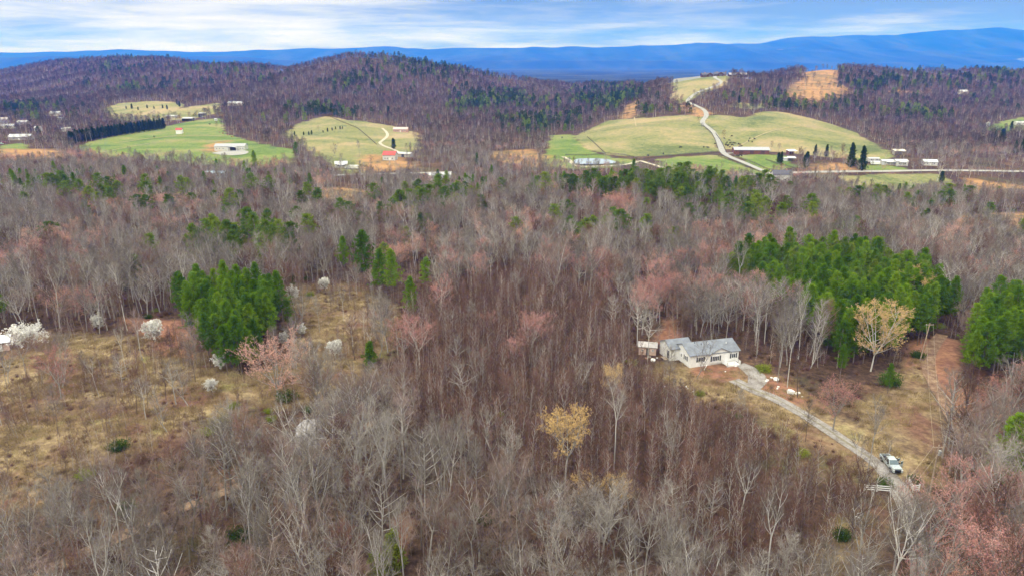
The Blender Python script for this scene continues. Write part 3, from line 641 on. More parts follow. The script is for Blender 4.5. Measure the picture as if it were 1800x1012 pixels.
DRK_P = [proto(ab, 'dark_conifer', [barkP], [pineD]) for ab in DRK_AB]
CED_AB = [conifer(450, Ht=5, cb=.03, rad=1.5, nb=60, tuft=5, nl=10, ll=.42, lw=.12, shape=.6, droop=.1, up=.5, r0=.08)]
CED_P = [proto(CED_AB[0], 'cedar', [barkP], [pineL]), proto(CED_AB[0], 'cedar', [barkP], [leafY])]
SHB_AB = [bush(460, 2.2, 200, 1.5, .035, (.26, .16), 1500), bush(461, 1.7, 160, 1.3, .03, (.24, .15), 1200)]
SHB_P = [proto(SHB_AB[0], 'shrub', [brushB], [leafG]), proto(SHB_AB[1], 'shrub', [brushB], [leafY])]
BR_AB = [bush(470, 1.5, 240, 1.2, .03), bush(471, 2.1, 220, .9, .03), bush(472, .9, 260, 1.5, .03)]
BR_J = [both('brush_clump', ab, [brushB], [brushB]) if ab[1].n else None for ab in BR_AB]
def single(name, ab, mats): return bpy.data.objects.new(name, ab.mesh(name, mats))
BR_J = [single('brush_clump', ab[0], [mt_]) for ab, mt_ in zip(BR_AB, (brushB, twigB, brushB))]
g_ = np.random.default_rng(5)
def tuft_patch(seed, n=150, rad=1.3, h=.55):
    g = np.random.default_rng(seed); A = Geo(); q = g.normal(size=(n, 2))*rad*.5; b = np.c_[q, np.zeros(n)-.03]
    A.slivers(b, np.c_[g.normal(size=(n, 2))*.45, np.ones(n)], h*(.4+.9*g.random(n)), .06, g); return A
GR_J = [single('grass_tuft', tuft_patch(480+i, 150, 1.3, .45+.2*i), [straw]) for i in range(2)]
SHB_J = [both('green_brush', SHB_AB[0], [brushB], [leafG]), both('green_brush', SHB_AB[1], [brushB], [leafY])]
# far woods: one low tree each, seen from a kilometre and more
def far_bare(seed, Ht=14, n=210, w=.16, mats=None):
    g = np.random.default_rng(seed); A = Geo(); A.tube(np.array([[0, 0, -.5], [.1, 0, Ht*.5], [0, .1, Ht*.85]]), [.22, .14, .05], 4, 0)
    f = .35+.6*g.random(n)**.8; a = g.random(n)*6.283; rr = g.random(n)**.6*3.5*np.sqrt(np.clip(1-(f-.6)**2*6.5, .05, 1)); b = np.stack([np.cos(a)*rr*.8, np.sin(a)*rr*.8, f*Ht], -1)
    A.slivers(b, np.stack([np.cos(a)*.5, np.sin(a)*.5, np.ones(n)*.35], -1)+g.normal(size=(n, 3))*.6, 1.7*(.6+.7*g.random(n)), w, g, 1); return A.mesh('far_bare', mats)
def far_pine(seed, Ht=14, n=230, mats=None, rad=2.6):
    g = np.random.default_rng(seed); A = Geo(); A.tube(np.array([[0, 0, -.5], [0, 0, Ht*.9]]), [.2, .05], 4, 0); f = .25+.75*g.random(n); a = g.random(n)*6.283
    rr = rad*(1-f)**.42*1.35*np.sqrt(g.random(n)); b = np.stack([np.cos(a)*rr, np.sin(a)*rr, f*Ht], -1); A.leaves(b, np.stack([np.cos(a), np.sin(a), np.full(n, .5)], -1)+g.normal(size=(n, 3))*.5, 1.5*(.6+.7*g.random(n)), .75, g, 1); return A.mesh('far_pine', mats)
twigF = veg('fold_shaded_far_twig', [(.32, (.036,.030,.024)), (.46, (.075,.062,.050)), (.58, (.12,.103,.086)), (.72, (.19,.17,.145))], .3, .7, 0, True)  # stand patches here also carry the painted shading of the hill folds
twigFR = veg('far_red_twig', [(.1, (.12,.07,.06)), (.5, (.19,.11,.095)), (.9, (.25,.155,.13))], .3, .7)
FB = [bpy.data.objects.new('far_tree', far_bare(500+i, 13+i, mats=[barkG if i % 2 else barkB, twigF])) for i in range(4)]+[bpy.data.objects.new('far_tree', far_bare(510, 13, mats=[barkG, twigFR]))]
FP = [bpy.data.objects.new('far_pine', far_pine(520+i, 13+2*i, mats=[barkP, pineD if i != 1 else pineO])) for i in range(3)]

def scatter(name, srcs, P, rz, sc, idx, cat=None):
    """one object of plants nobody could count: geometry nodes set a copy of a source on every point"""
    me = bpy.data.meshes.new(name); me.vertices.add(len(P)); me.vertices.foreach_set('co', np.asarray(P, np.float32).ravel())
    for nme, ty, v in (('pick', 'INT', idx),):
        a = me.attributes.new(nme, ty, 'POINT'); a.data.foreach_set('value', np.asarray(v, np.int32 if ty == 'INT' else np.float32))
    n_ = len(P); g = np.random.default_rng(n_); sc = np.asarray(sc, float)
    for nme, v in (('turn', np.c_[g.normal(size=(n_, 2))*.055, rz]), ('size', np.c_[sc*(.8+.4*g.random(n_)), sc*(.8+.4*g.random(n_)), sc*(.88+.24*g.random(n_))])):
        a = me.attributes.new(nme, 'FLOAT_VECTOR', 'POINT'); a.data.foreach_set('vector', v.astype(np.float32).ravel())
    o = link(name, me); tag(o, kind='stuff')
    t = bpy.data.node_groups.new(name, 'GeometryNodeTree'); t.interface.new_socket('Geometry', in_out='INPUT', socket_type='NodeSocketGeometry'); t.interface.new_socket('Geometry', in_out='OUTPUT', socket_type='NodeSocketGeometry')
    gi = t.nodes.new('NodeGroupInput'); go = t.nodes.new('NodeGroupOutput'); ip = t.nodes.new('GeometryNodeInstanceOnPoints'); g2i = t.nodes.new('GeometryNodeGeometryToInstance')
    for s in srcs:
        oi = t.nodes.new('GeometryNodeObjectInfo'); oi.inputs['Object'].default_value = s; oi.inputs['As Instance'].default_value = False; t.links.new(oi.outputs['Geometry'], g2i.inputs[0])
    def attr(nme, ty):
        n = t.nodes.new('GeometryNodeInputNamedAttribute'); n.data_type = ty; n.inputs['Name'].default_value = nme; return n.outputs['Attribute']
    t.links.new(gi.outputs[0], ip.inputs['Points']); t.links.new(g2i.outputs[0], ip.inputs['Instance']); ip.inputs['Pick Instance'].default_value = True
    t.links.new(attr('pick', 'INT'), ip.inputs['Instance Index']); t.links.new(attr('turn', 'FLOAT_VECTOR'), ip.inputs['Rotation']); t.links.new(attr('size', 'FLOAT_VECTOR'), ip.inputs['Scale']); t.links.new(ip.outputs[0], go.inputs[0])
    md = o.modifiers.new('scatter', 'NODES'); md.node_group = t
    return o

# ------------------------------------------------------------------ buildings
KEEP = []                                  # (x, y, radius) kept clear of trees
white = paint('white_siding', (.74, .74, .72), .6, .10, .8); cream = paint('cream_siding', (.66, .61, .48), .7, .12)
whiteF = paint('dull_white_siding', (.54, .54, .52), .7, .15)
roofG = paint('grey_shingle', (.185, .205, .235), .85, .22, .7); roofW = paint('pale_metal_roof', (.46, .47, .48), .45, .10, .5); roofR = paint('red_metal_roof', (.42, .075, .06), .5, .2)
roofD = paint('dark_shingle', (.10, .10, .12), .85, .25); roofB = paint('pale_blue_roof', (.40, .55, .66), .6, .2, .3); barnR = paint('red_brown_board', (.17, .075, .06), .8, .3)
logB = paint('dark_log', (.10, .055, .045), .8, .3); brick = paint('pink_brick', (.44, .27, .23), .85, .2); greyW = paint('grey_board', (.36, .34, .31), .85, .25)
glass = paint('window_glass', (.05, .06, .075), .12, .3, 1, 0, .5); trimW = paint('white_trim', (.78, .78, .77), .5, .06); darkT = paint('dark_shutter', (.05, .055, .065), .6, .2)
wood = paint('weathered_wood', (.30, .24, .18), .85, .3, 2.0); metalG = paint('galvanised_metal', (.50, .52, .53), .4, .15, 1, .6)
concrete = paint('grey_block', (.42, .40, .37), .9, .2)
def gable_wall(L, Wd, h, rise, x0=None, y0=None):
    b = MB(); x0 = -L/2 if x0 is None else x0; y0 = -Wd/2 if y0 is None else y0
    return b.prism([(y0, -.8), (y0+Wd, -.8), (y0+Wd, h), (y0+Wd/2, h+rise), (y0, h)], x0, x0+L, 'x')
def gable_roof(L, Wd, h, rise, over=.4, th=.14, x0=None, y0=None):
    b = MB(); x0 = -L/2 if x0 is None else x0; y0 = -Wd/2 if y0 is None else y0; k = rise/(Wd/2); e = over*k
    return b.prism([(y0-over, h-e+.02), (y0+Wd/2, h+rise+.02), (y0+Wd+over, h-e+.02), (y0+Wd+over, h-e+.02+th), (y0+Wd/2, h+rise+.02+th), (y0-over, h-e+.02+th)], x0-over, x0+L+over, 'x')
def window(parent, x, y, z, w, h, side='y', shut=False, sgn=-1, bars=1):
    """window with its frame, pane and shutters on a wall plane"""
    d = .05*sgn
    if side == 'y': bx = lambda m, a0, a1, z0, z1, d0, d1: m.box(a0, a1, min(y+d0, y+d1), max(y+d0, y+d1), z0, z1)
    else: bx = lambda m, a0, a1, z0, z1, d0, d1: m.box(min(x+d0, x+d1), max(x+d0, x+d1), a0, a1, z0, z1)
    c = x if side == 'y' else y; f = MB(); t = .09
    bx(f, c-w/2, c-w/2+t, z, z+h, 0, d*1.6); bx(f, c+w/2-t, c+w/2, z, z+h, 0, d*1.6); bx(f, c-w/2+t, c+w/2-t, z, z+t, 0, d*1.6); bx(f, c-w/2+t, c+w/2-t, z+h-t, z+h, 0, d*1.6)
    for k in range(bars): xx = c-w/2+w*(k+1)/(bars+1); bx(f, xx-.03, xx+.03, z+t, z+h-t, 0, d*1.3)
    fo = f.obj('window', trimW, parent); p = MB(); bx(p, c-w/2+t, c+w/2-t, z+t, z+h-t, 0, d*.6); p.obj('pane', glass, fo)
    if shut:
        for s in (-1, 1): q = MB(); xx = c+s*(w/2+.24); bx(q, xx-.2, xx+.2, z-.03, z+h+.03, 0, d*.9); q.obj('shutter', darkT, parent)
def door(parent, x, y, z, w=.95, h=2.05, mat=None, sgn=-1, name='door'):
    b = MB(); y0, y1 = sorted((y, y+.07*sgn)); b.box(x-w/2, x+w/2, y0, y1, z, z+h); return b.obj(name, mat or trimW, parent)
def base(px, py, keep=12, yaw=0.0):
    p = at(px, py); KEEP.append((p.x, p.y, keep)); return p
def small_house(name, label, cat, px, py, yaw, L, Wd, h, rise, wm, rm, wins=3, dr=True, chimney=False, group=None, keep=None, porch=False, lift=0.0):
    p = base(px, py, keep or max(L, Wd)*.5+(14 if px < 130 else 6)); p.z += lift; t = thing(name, p, R(yaw), label, cat, group)
    gable_wall(L, Wd, h, rise).obj('wall', wm, t); rf = gable_roof(L, Wd, h, rise).obj('roof', rm, t); y = -Wd/2
    xs = np.linspace(-L/2, L/2, wins+(2 if dr else 1)+1)[1:-1] if wins else []
    di = len(xs)//2
    for i, x in enumerate(xs):
        if dr and i == di: door(t, x, y, 0, 1.0, 2.0, darkT if wm in (white, cream) else trimW)
        else: window(t, x, y, .95, 1.1, 1.15)
    if wins:
        for s in (-1, 1): window(t, s*L/2, 0, .95, 1.0, 1.1, 'x', sgn=s)
    if chimney: MB().box(L*.22, L*.22+.8, -.4, .4, h+rise*.5, h+rise+.9).obj('chimney', brick, rf)
    if porch:
        b = MB().box(-L*.28, L*.28, y-2.0, y, -.4, .12); b.obj('porch', wood, t)
        b = MB(); b.prism([(y-2.3, h-.55), (y, h-.05), (y, h+.05), (y-2.3, h-.45)], -L*.3, L*.3, 'x'); b.obj('porch_roof', rm, t)
        for k in range(4): q = MB(); xx = -L*.27+L*.54*k/3; q.box(xx-.07, xx+.07, y-1.95, y-1.81, .12, h-.45); q.obj('porch_post', trimW, t)
    return t
# --- the white house above the drive
FL, FR = at(1212, 646), at(1297, 634); yaw = math.atan2(FR.y-FL.y, FR.x-FL.x)
Lh = max(13.6, (FR-FL).length); mid = (FL+FR)/2; KEEP += [(mid.x, mid.y+4, 11.5), (FL.x-1, FL.y+8, 6)]
hs = thing('house', (FL.x, FL.y, max(FL.z, FR.z)+.15), yaw, 'white single storey house with grey shingle roof at the head of the gravel drive', 'house')
Wd, hh, rs = 8.2, 2.95, 1.75
b = gable_wall(Lh, Wd, hh, rs, 0, 0); b.obj('wall', white, hs)
gable_roof(Lh, Wd, hh, rs, .38, .14, 0, 0).obj('roof', roofG, hs)
# skirting of blockwork below the siding, partly fallen away
MB().box(.05, Lh-.05, .06, Wd-.06, -1.5, -.02).obj('foundation', concrete, hs)
MB().box(-.03, .55, -.04, Wd*.35, -.75, .32).obj('skirting', white, hs)
# rear wing beyond the left end
wg = MB(); wg.prism([(5.6, -.6), (11.6, -.6), (11.6, 2.9), (8.6, 4.3), (5.6, 2.9)], -2.6, 3.6, 'x'); wg.obj('rear_wing_wall', white, hs)
wr = MB(); wr.prism([(5.2, 2.74), (8.6, 4.33), (12.0, 2.74), (12.0, 2.88), (8.6, 4.47), (5.2, 2.88)], -3.0, 4.0, 'x'); wr.obj('rear_wing_roof', roofG, hs)
MB().box(-2.72, -2.6, 6.3, 7.2, 0, 2.0).obj('rear_door', darkT, hs)
MB().box(-4.0, -2.75, 5.9, 8.2, -.25, -.08).obj('rear_stoop', wood, hs)
# cross gable over the front room
gx0, gx1 = Lh*.40, Lh*.80; gc = (gx0+gx1)/2
cg = MB(); cg.prism([(gx0, 0.2), (gx1, .2), (gx1, hh-.05), (gc, hh+1.25), (gx0, hh-.05)], -.28, 1.6, 'y'); cg.obj('front_gable', white, hs)
cr = MB(); cr.prism([(gx0-.4, hh-.2), (gc, hh+1.32), (gx1+.4, hh-.2), (gx1+.4, hh-.06), (gc, hh+1.46), (gx0-.4, hh-.06)], -.62, Wd*.47, 'y'); cr.obj('gable_roof', roofG, hs)
window(hs, Lh*.215, 0, .95, 1.5, 1.25, bars=1, shut=True); window(hs, Lh*.515, -.28, .8, 2.1, 1.4, bars=3, shut=True); window(hs, Lh*.895, 0, .95, 1.2, 1.25, shut=True)
window(hs, 0, 2.2, .9, 1.1, 1.2, 'x', True, -1); window(hs, 0, 4.4, .9, .8, 1.0, 'x', False, -1)
door(hs, Lh*.735, -.28, .1, 1.0, 2.05, trimW)
dk = MB(); dk.box(Lh*.66, Lh*.93, -2.7, -.32, -.05, .10); deck = dk.obj('deck', trimW, hs)
rl = MB()
for (x0, y0, x1, y1) in ((Lh*.66, -2.7, Lh*.66, -.4), (Lh*.66, -2.7, Lh*.80, -2.7), (Lh*.90, -2.7, Lh*.93, -2.7), (Lh*.93, -2.7, Lh*.93, -.4)):
    for zz in (.35, .65, .98):
        rl.box(min(x0, x1)-.04, max(x0, x1)+.04, min(y0, y1)-.04, max(y0, y1)+.04, zz, zz+.09)
    for (xx, yy) in ((x0, y0), (x1, y1)): rl.box(xx-.06, xx+.06, yy-.06, yy+.06, -.6, 1.12)
rl.obj('railing', trimW, hs)
for k in range(4): MB().box(Lh*.80, Lh*.90, -2.75-.32*(k+1), -2.75-.32*k, -.9, -.1-.2*k).obj('step', trimW, hs)
lat = MB(); lat.box(Lh*.66, Lh*.93, -2.66, -2.6, -.9, -.07); lat.obj('deck_skirt', trimW, hs)
for (fx, fy) in ((.22, .44), (.33, .36), (.47, .36), (.83, .3)):
    q = MB(); zz = hh+rs*fy*Wd/(Wd/2)*1.0 if fy*Wd < Wd/2 else hh; q.tube((Lh*fx, fy*Wd, zz-.1), (Lh*fx, fy*Wd, zz+.55), .09); q.obj('vent_pipe', darkT if fx < .4 else trimW, hs)
pk = MB().box(Lh*.70, Lh*.71, -.36, -.30, .7, 2.2); 
g = MB(); g.tube((Lh*.18, -2.6, -.5), (Lh*.33, -.5, -.02), .10, .10, 6); tag(g.obj('fallen_gutter', trimW, None, 0, hs.location, yaw), 'length of white gutter fallen against the foot of the house front', 'gutter')
# --- shed beside it
p = base(1138, 619, 5); shd = thing('shed', p, R(-12), 'small pinkish shed with pale roof, dark doorway and two tiny windows left of the house', 'shed')
pinkW = paint('faded_pink_board', (.52, .38, .32), .8, .2)
gable_wall(4.6, 3.6, 2.3, .7).obj('wall', pinkW, shd); gable_roof(4.6, 3.6, 2.3, .7, .3).obj('roof', paint('faded_roofing', (.40, .38, .37), .8, .25), shd)
door(shd, .1, -1.8, 0, .8, 1.9, darkT); window(shd, -1.3, -1.8, 1.0, .6, .6); window(shd, 1.4, -1.8, 1.1, .6, .6)
# --- farm buildings and houses across the valley
def long_shed():
    p = base(407, 264, 20); t = thing('long_shed', p, R(4), 'long white metal building with pale grey roof beside a gravel yard', 'building')
    gable_wall(26, 11, 3.7, 1.9).obj('wall', paint('bright_metal_wall', (.58, .58, .53), .5, .08), t); gable_roof(26, 11, 3.7, 1.9, .4).obj('roof', paint('grey_metal_roof', (.34, .35, .36), .5, .08), t)
    MB().box(.5, 5.5, -5.62, -5.5, -.2, 3.0).obj('opening', darkT, t)
    pr = MB(); pr.prism([(-1.2, 2.9), (3, 3.8), (7.2, 2.9), (7.2, 3.1), (3, 4.0), (-1.2, 3.1)], -9.0, -5.56, 'y'); pr.obj('porch_roof', roofW, t)
    for x in (-1, 7): MB().box(x-.12, x+.12, -8.9, -8.66, -.3, 3.1).obj('porch_post', trimW, t)
    for x in (-11, -8.5, -5.5, 9.5, 11.5): window(t, x, -5.5, 1.4, 1.0, 1.0)
long_shed()
small_house('barn', 'tiny white barn with red roof standing in the green field', 'barn', 316, 235.5, 8, 6, 5.5, 4.4, 1.6, paint('bright_white_board', (.78, .78, .76), .6, .05), roofR, 0, False)
def open_shed(px, py, yaw, L, Wd, label, rm=roofW, wm=greyW, h=3.2):
    p = base(px, py, 9); t = thing('open_shed', p, R(yaw), label, 'shed'); b = MB(); b.prism([(-Wd/2-.5, h), (Wd/2+.5, h+.9), (Wd/2+.5, h+1.05), (-Wd/2-.5, h+.15)], -L/2-.4, L/2+.4, 'x'); b.obj('roof', rm, t)
    MB().box(-L/2, L/2, Wd/2-.15, Wd/2, -.5, h+.6).obj('back_wall', wm, t)
    MB().box(-L/2, -L/2+.15, -Wd/2, Wd/2-.17, -.5, h).obj('side_wall', wm, t)
    for k in range(4): x = -L/2+.1+(L-.2)*k/3; MB().box(x-.11, x+.11, -Wd/2, -Wd/2+.22, -.5, h+.02).obj('post', wood, t)
    return t
open_shed(331, 213, 6, 13, 8, 'open fronted white roofed shed behind the muddy lot'); open_shed(356, 204, 4, 9, 6, 'white roofed shed at the top of the green field beside dark vehicles')
small_house('farm_shed', 'long low grey shed at the near end of the dark hedge', 'shed', 303, 208, 6, 14, 6, 2.6, 1.2, greyW, roofW, 2, True)
small_house('hut', 'tiny white hut at the upper edge of the green field', 'hut', 380, 212.5, 0, 3.2, 2.6, 2.2, .5, whiteF, roofW, 0, False)
small_house('house', 'pale roofed house half hidden in woods above the barnyard', 'house', 415, 189, -8, 22, 8, 3.0, 2.2, cream, roofW, 4, lift=3)
def white_barn():
    t = small_house('house', 'white house with red metal roof beside the valley road', 'house', 686, 281, -6, 10, 9, 4.2, 2.6, whiteF, roofR, 3)
    p = base(702, 275, 10); u = thing('poultry_shed', p, R(-22), 'long low white shed behind the red roofed house', 'shed'); gable_wall(24, 6, 2.6, 1.0).obj('wall', greyW, u); gable_roof(24, 6, 2.6, 1.0).obj('roof', roofW, u); door(u, -6, -3, 0, 2.4, 2.2, darkT); door(u, 5, -3, 0, 2.4, 2.2, darkT)
white_barn()
small_house('mobile_home', 'white roofed mobile home among grey woods below the valley road', 'mobile home', 772, 320, 14, 16, 7, 2.8, 1.0, paint('pale_grey_siding', (.58, .60, .60), .6, .1), roofW, 4, keep=15, lift=2.5)
small_house('mobile_home', 'pale blue roofed long trailer half hidden by grey woods', 'mobile home', 377, 319, 3, 15, 5, 2.8, .8, paint('blue_siding', (.42, .50, .55), .6, .15), roofB, 5, keep=13, lift=3)
small_house('house', 'pinkish brick house under trees at the end of the cream track', 'house', 705, 232, -4, 16, 8, 3.0, 2.0, brick, paint('pinkish_roof', (.50, .40, .38), .8, .15), 4)
small_house('house', 'small white house beside the pale drive by the valley road', 'house', 600, 294, 12, 9, 7, 2.8, 1.6, whiteF, roofW, 2, porch=True)
def long_barn():
    p = base(1319, 270, 18); t = thing('long_barn', p, R(-3), 'long dark red barn with grey metal roof beside the winding lane', 'barn')
    gable_wall(29, 9, 3.4, 1.9).obj('wall', barnR, t); gable_roof(29, 9, 3.4, 1.9, .6).obj('roof', paint('dull_metal_roof', (.36, .37, .40), .5, .08), t)
    for x in (-9, 0, 9): MB().box(x-1.6, x+1.6, -4.6, -4.5, 0, 2.7).obj('door', logB, t)
    MB().box(14.5, 14.6, -1.9, 1.9, 0, 3.1).obj('end_door', darkT, t)
long_barn()
def lodge(px, py, yaw, L, label, two):
    p = at(px, py, 1290); KEEP.append((p.x, p.y, 22)); t = thing('lodge', p, R(yaw), label, 'house'); gable_wall(L, 10, 3.4, 2.6).obj('wall', logB, t); gable_roof(L, 10, 3.4, 2.6, .8).obj('roof', roofD if two else paint('mid_grey_roof', (.30, .29, .31), .7, .1), t)  # the lone house has a paler grey main roof
    c = MB(); c.prism([(-4.5, 0), (4.5, 0), (4.5, 3.3), (0, 6.2), (-4.5, 3.3)], -6.2, 1, 'y'); c.obj('front_gable', logB, t)
    c = MB(); c.prism([(-5.2, 2.9), (0, 6.3), (5.2, 2.9), (5.2, 3.1), (0, 6.5), (-5.2, 3.1)], -6.9, 2, 'y'); c.obj('gable_roof', roofD, t)
    for x in (-L*.38, -L*.25, L*.25, L*.38): window(t, x, -5, 1.0, 1.6, 1.4)
    window(t, 0, -6.2, 1.0, 3.0, 2.0, bars=2); MB().box(-L*.3, -L*.3+1.2, -.6, .6, 4.5, 7.0).obj('chimney', brick, t); return t
lodge(1246, 134.5, 2, 24, 'dark log lodge on the bare hilltop where the lane ends', True); lodge(1265, 134, -3, 17, 'dark log garage wing joined beside the hilltop lodge', True)
lodge(1296, 133, 0, 27, 'wide dark house with one central gable alone on the hilltop', False)
small_house('farmhouse', 'white farmhouse with dark slate roof just below the road junction', 'house', 1372, 321, -4, 13, 7.5, 5.0, 2.6, whiteF, roofD, 4, chimney=True, keep=13, lift=1.2)
small_house('mobile_home', 'white mobile home with long porch beside the roadside lawn', 'mobile home', 1562, 289, -2, 13, 6, 2.8, 1.0, whiteF, roofW, 4, porch=True)
small_house('house', 'white flat fronted house beside the roadside mobile home', 'house', 1582, 290.5, -4, 9, 7, 3.4, 1.2, whiteF, roofW, 2, porch=True)
small_house('trailer', 'small white trailer house near the dark pines by the road', 'trailer', 1534, 284, 3, 9, 4, 2.5, .6, whiteF, roofW, 2)
open_shed(1580, 272, -5, 9, 6, 'cream roofed open shed at the wood edge above the mobile home', paint('cream_roof', (.66, .60, .48), .6, .1))
small_house('house', 'pale blue roofed house under bare trees at the roadside', 'house', 1633, 290, -10, 10, 7, 2.8, 1.4, whiteF, paint('icy_roof', (.60, .68, .70), .5, .1), 2)
small_house('house', 'cream house with white roof alone on the wooded hill', 'house', 1692, 166, -6, 15, 10, 5.5, 2.4, cream, roofW, 4, porch=True, keep=16)
small_house('house', 'white roofed house behind the round dark tree on the knoll', 'house', 1792, 220, -3, 12, 7, 3, 1.4, whiteF, roofW, 2)
def grain_bin():
    p = base(1736, 224, 8); t = thing('grain_bin', p, 0, 'round pale grain bin at the edge of the wood', 'grain bin'); MB().tube((0, 0, -.5), (0, 0, 5.2), 2.2, 2.2, 20).obj('wall', metalG, t); MB().tube((0, 0, 5.2), (0, 0, 6.6), 2.35, .25, 20).obj('roof', roofW, t); MB().box(-.5, .5, -2.26, -2.1, 0, 1.9).obj('door', darkT, t)
grain_bin()
open_shed(1391, 271, 10, 7, 5, 'low red shed with bright white roof beside the paddock', paint('bright_roof', (.75, .75, .74), .5, .05), barnR, 2.6)
small_house('hut', 'little white hut beside the paired cedars', 'hut', 1379, 283, 0, 3.4, 3, 2.2, .7, whiteF, roofW, 0, False)
open_shed(1391, 283, -6, 5.5, 4, 'small pale lean-to with dark mouth beside the bare pink tree', cream and roofW, greyW, 2.3)
small_house('house', 'yellowish white long house at the edge of the far settlement', 'house', 12, 226, 2, 22, 8, 3.2, 1.8, paint('yellowish_siding', (.74, .72, .58), .6, .08), roofW, 4)
small_house('house', 'white roofed house in the middle of the far settlement', 'house', 42, 219, -4, 12, 8, 3, 2, whiteF, roofW, 3)
small_house('house', 'small cube-like white house beside the far settlement field', 'house', 68, 231, 6, 6, 6, 4, 1.4, whiteF, roofW, 2)
small_house('house', 'pale house highest on the settlement slope under the wooded hill', 'house', 99, 204, -10, 15, 9, 4, 2.4, paint('pale_pink_siding', (.60, .57, .55), .6, .1), roofW, 3)
small_house('house', 'white bungalow just below the highest settlement house', 'house', 110, 212, 3, 10, 7, 3, 1.4, whiteF, roofW, 2)
small_house('house', 'house with steep grey gable near the settlement pines', 'house', 8, 217, 20, 9, 10, 4, 3.5, paint('grey_siding', (.50, .49, .49), .7, .1), paint('dim_roof', (.36, .33, .32), .8, .2), 2)
small_house('garage', 'wide grey roofed garage with dark opening by the settlement road', 'garage', 38, 246, 8, 20, 10, 3.2, 2.4, greyW, roofW, 2, True)
small_house('house', 'pale roofed bungalow beside the clipped end of the dark hedge', 'house', 119, 231, 0, 10, 7, 3, 1.2, whiteF, roofW, 2)
small_house('cabin', 'corner of a weathered cabin with bright metal roof beside the white blossom bush', 'cabin', -3, 612, 24, 6.5, 5.5, 2.5, 1.1, pinkW, paint('bright_tin', (.66, .70, .76), .4, .08), 1, True)
# --- pale weathered mound among the trees
def mound():
    p = at(545, 775); KEEP.append((p.x, p.y, 5.5)); n = 44; V, F = [], []
    for i in range(n//2+1):
        th = math.pi/2*i/(n//2)
        for j in range(n):
            a = 2*math.pi*j/n; r = 1+.22*float(fbm(3+2.2*math.cos(a)*math.sin(th)*2, 3+2.2*math.sin(a)*math.sin(th)*2+th, 9, 4)); V.append((3.0*r*math.cos(a)*math.cos(th)**.7, 3.6*r*math.sin(a)*math.cos(th)**.7, 4.9*r*math.sin(th)-.4))
    for i in range(n//2):
        for j in range(n): F.append((i*n+j, i*n+(j+1) % n, (i+1)*n+(j+1) % n, (i+1)*n+j))
    m, t = newmat('chalky_rock'); f = noise(t, .9, 7, None, .7); finish(t, ramp(f, [(.34, (.15,.135,.125)), (.46, (.36,.345,.345)), (.6, (.54,.53,.545))], t), .9, 0, .2, bump=f)
    o = link('rock_mound', mk_mesh('rock_mound', V, F, m), None, p); tag(o, 'tall pale rounded rock showing through the bare trees', 'rock')
mound()

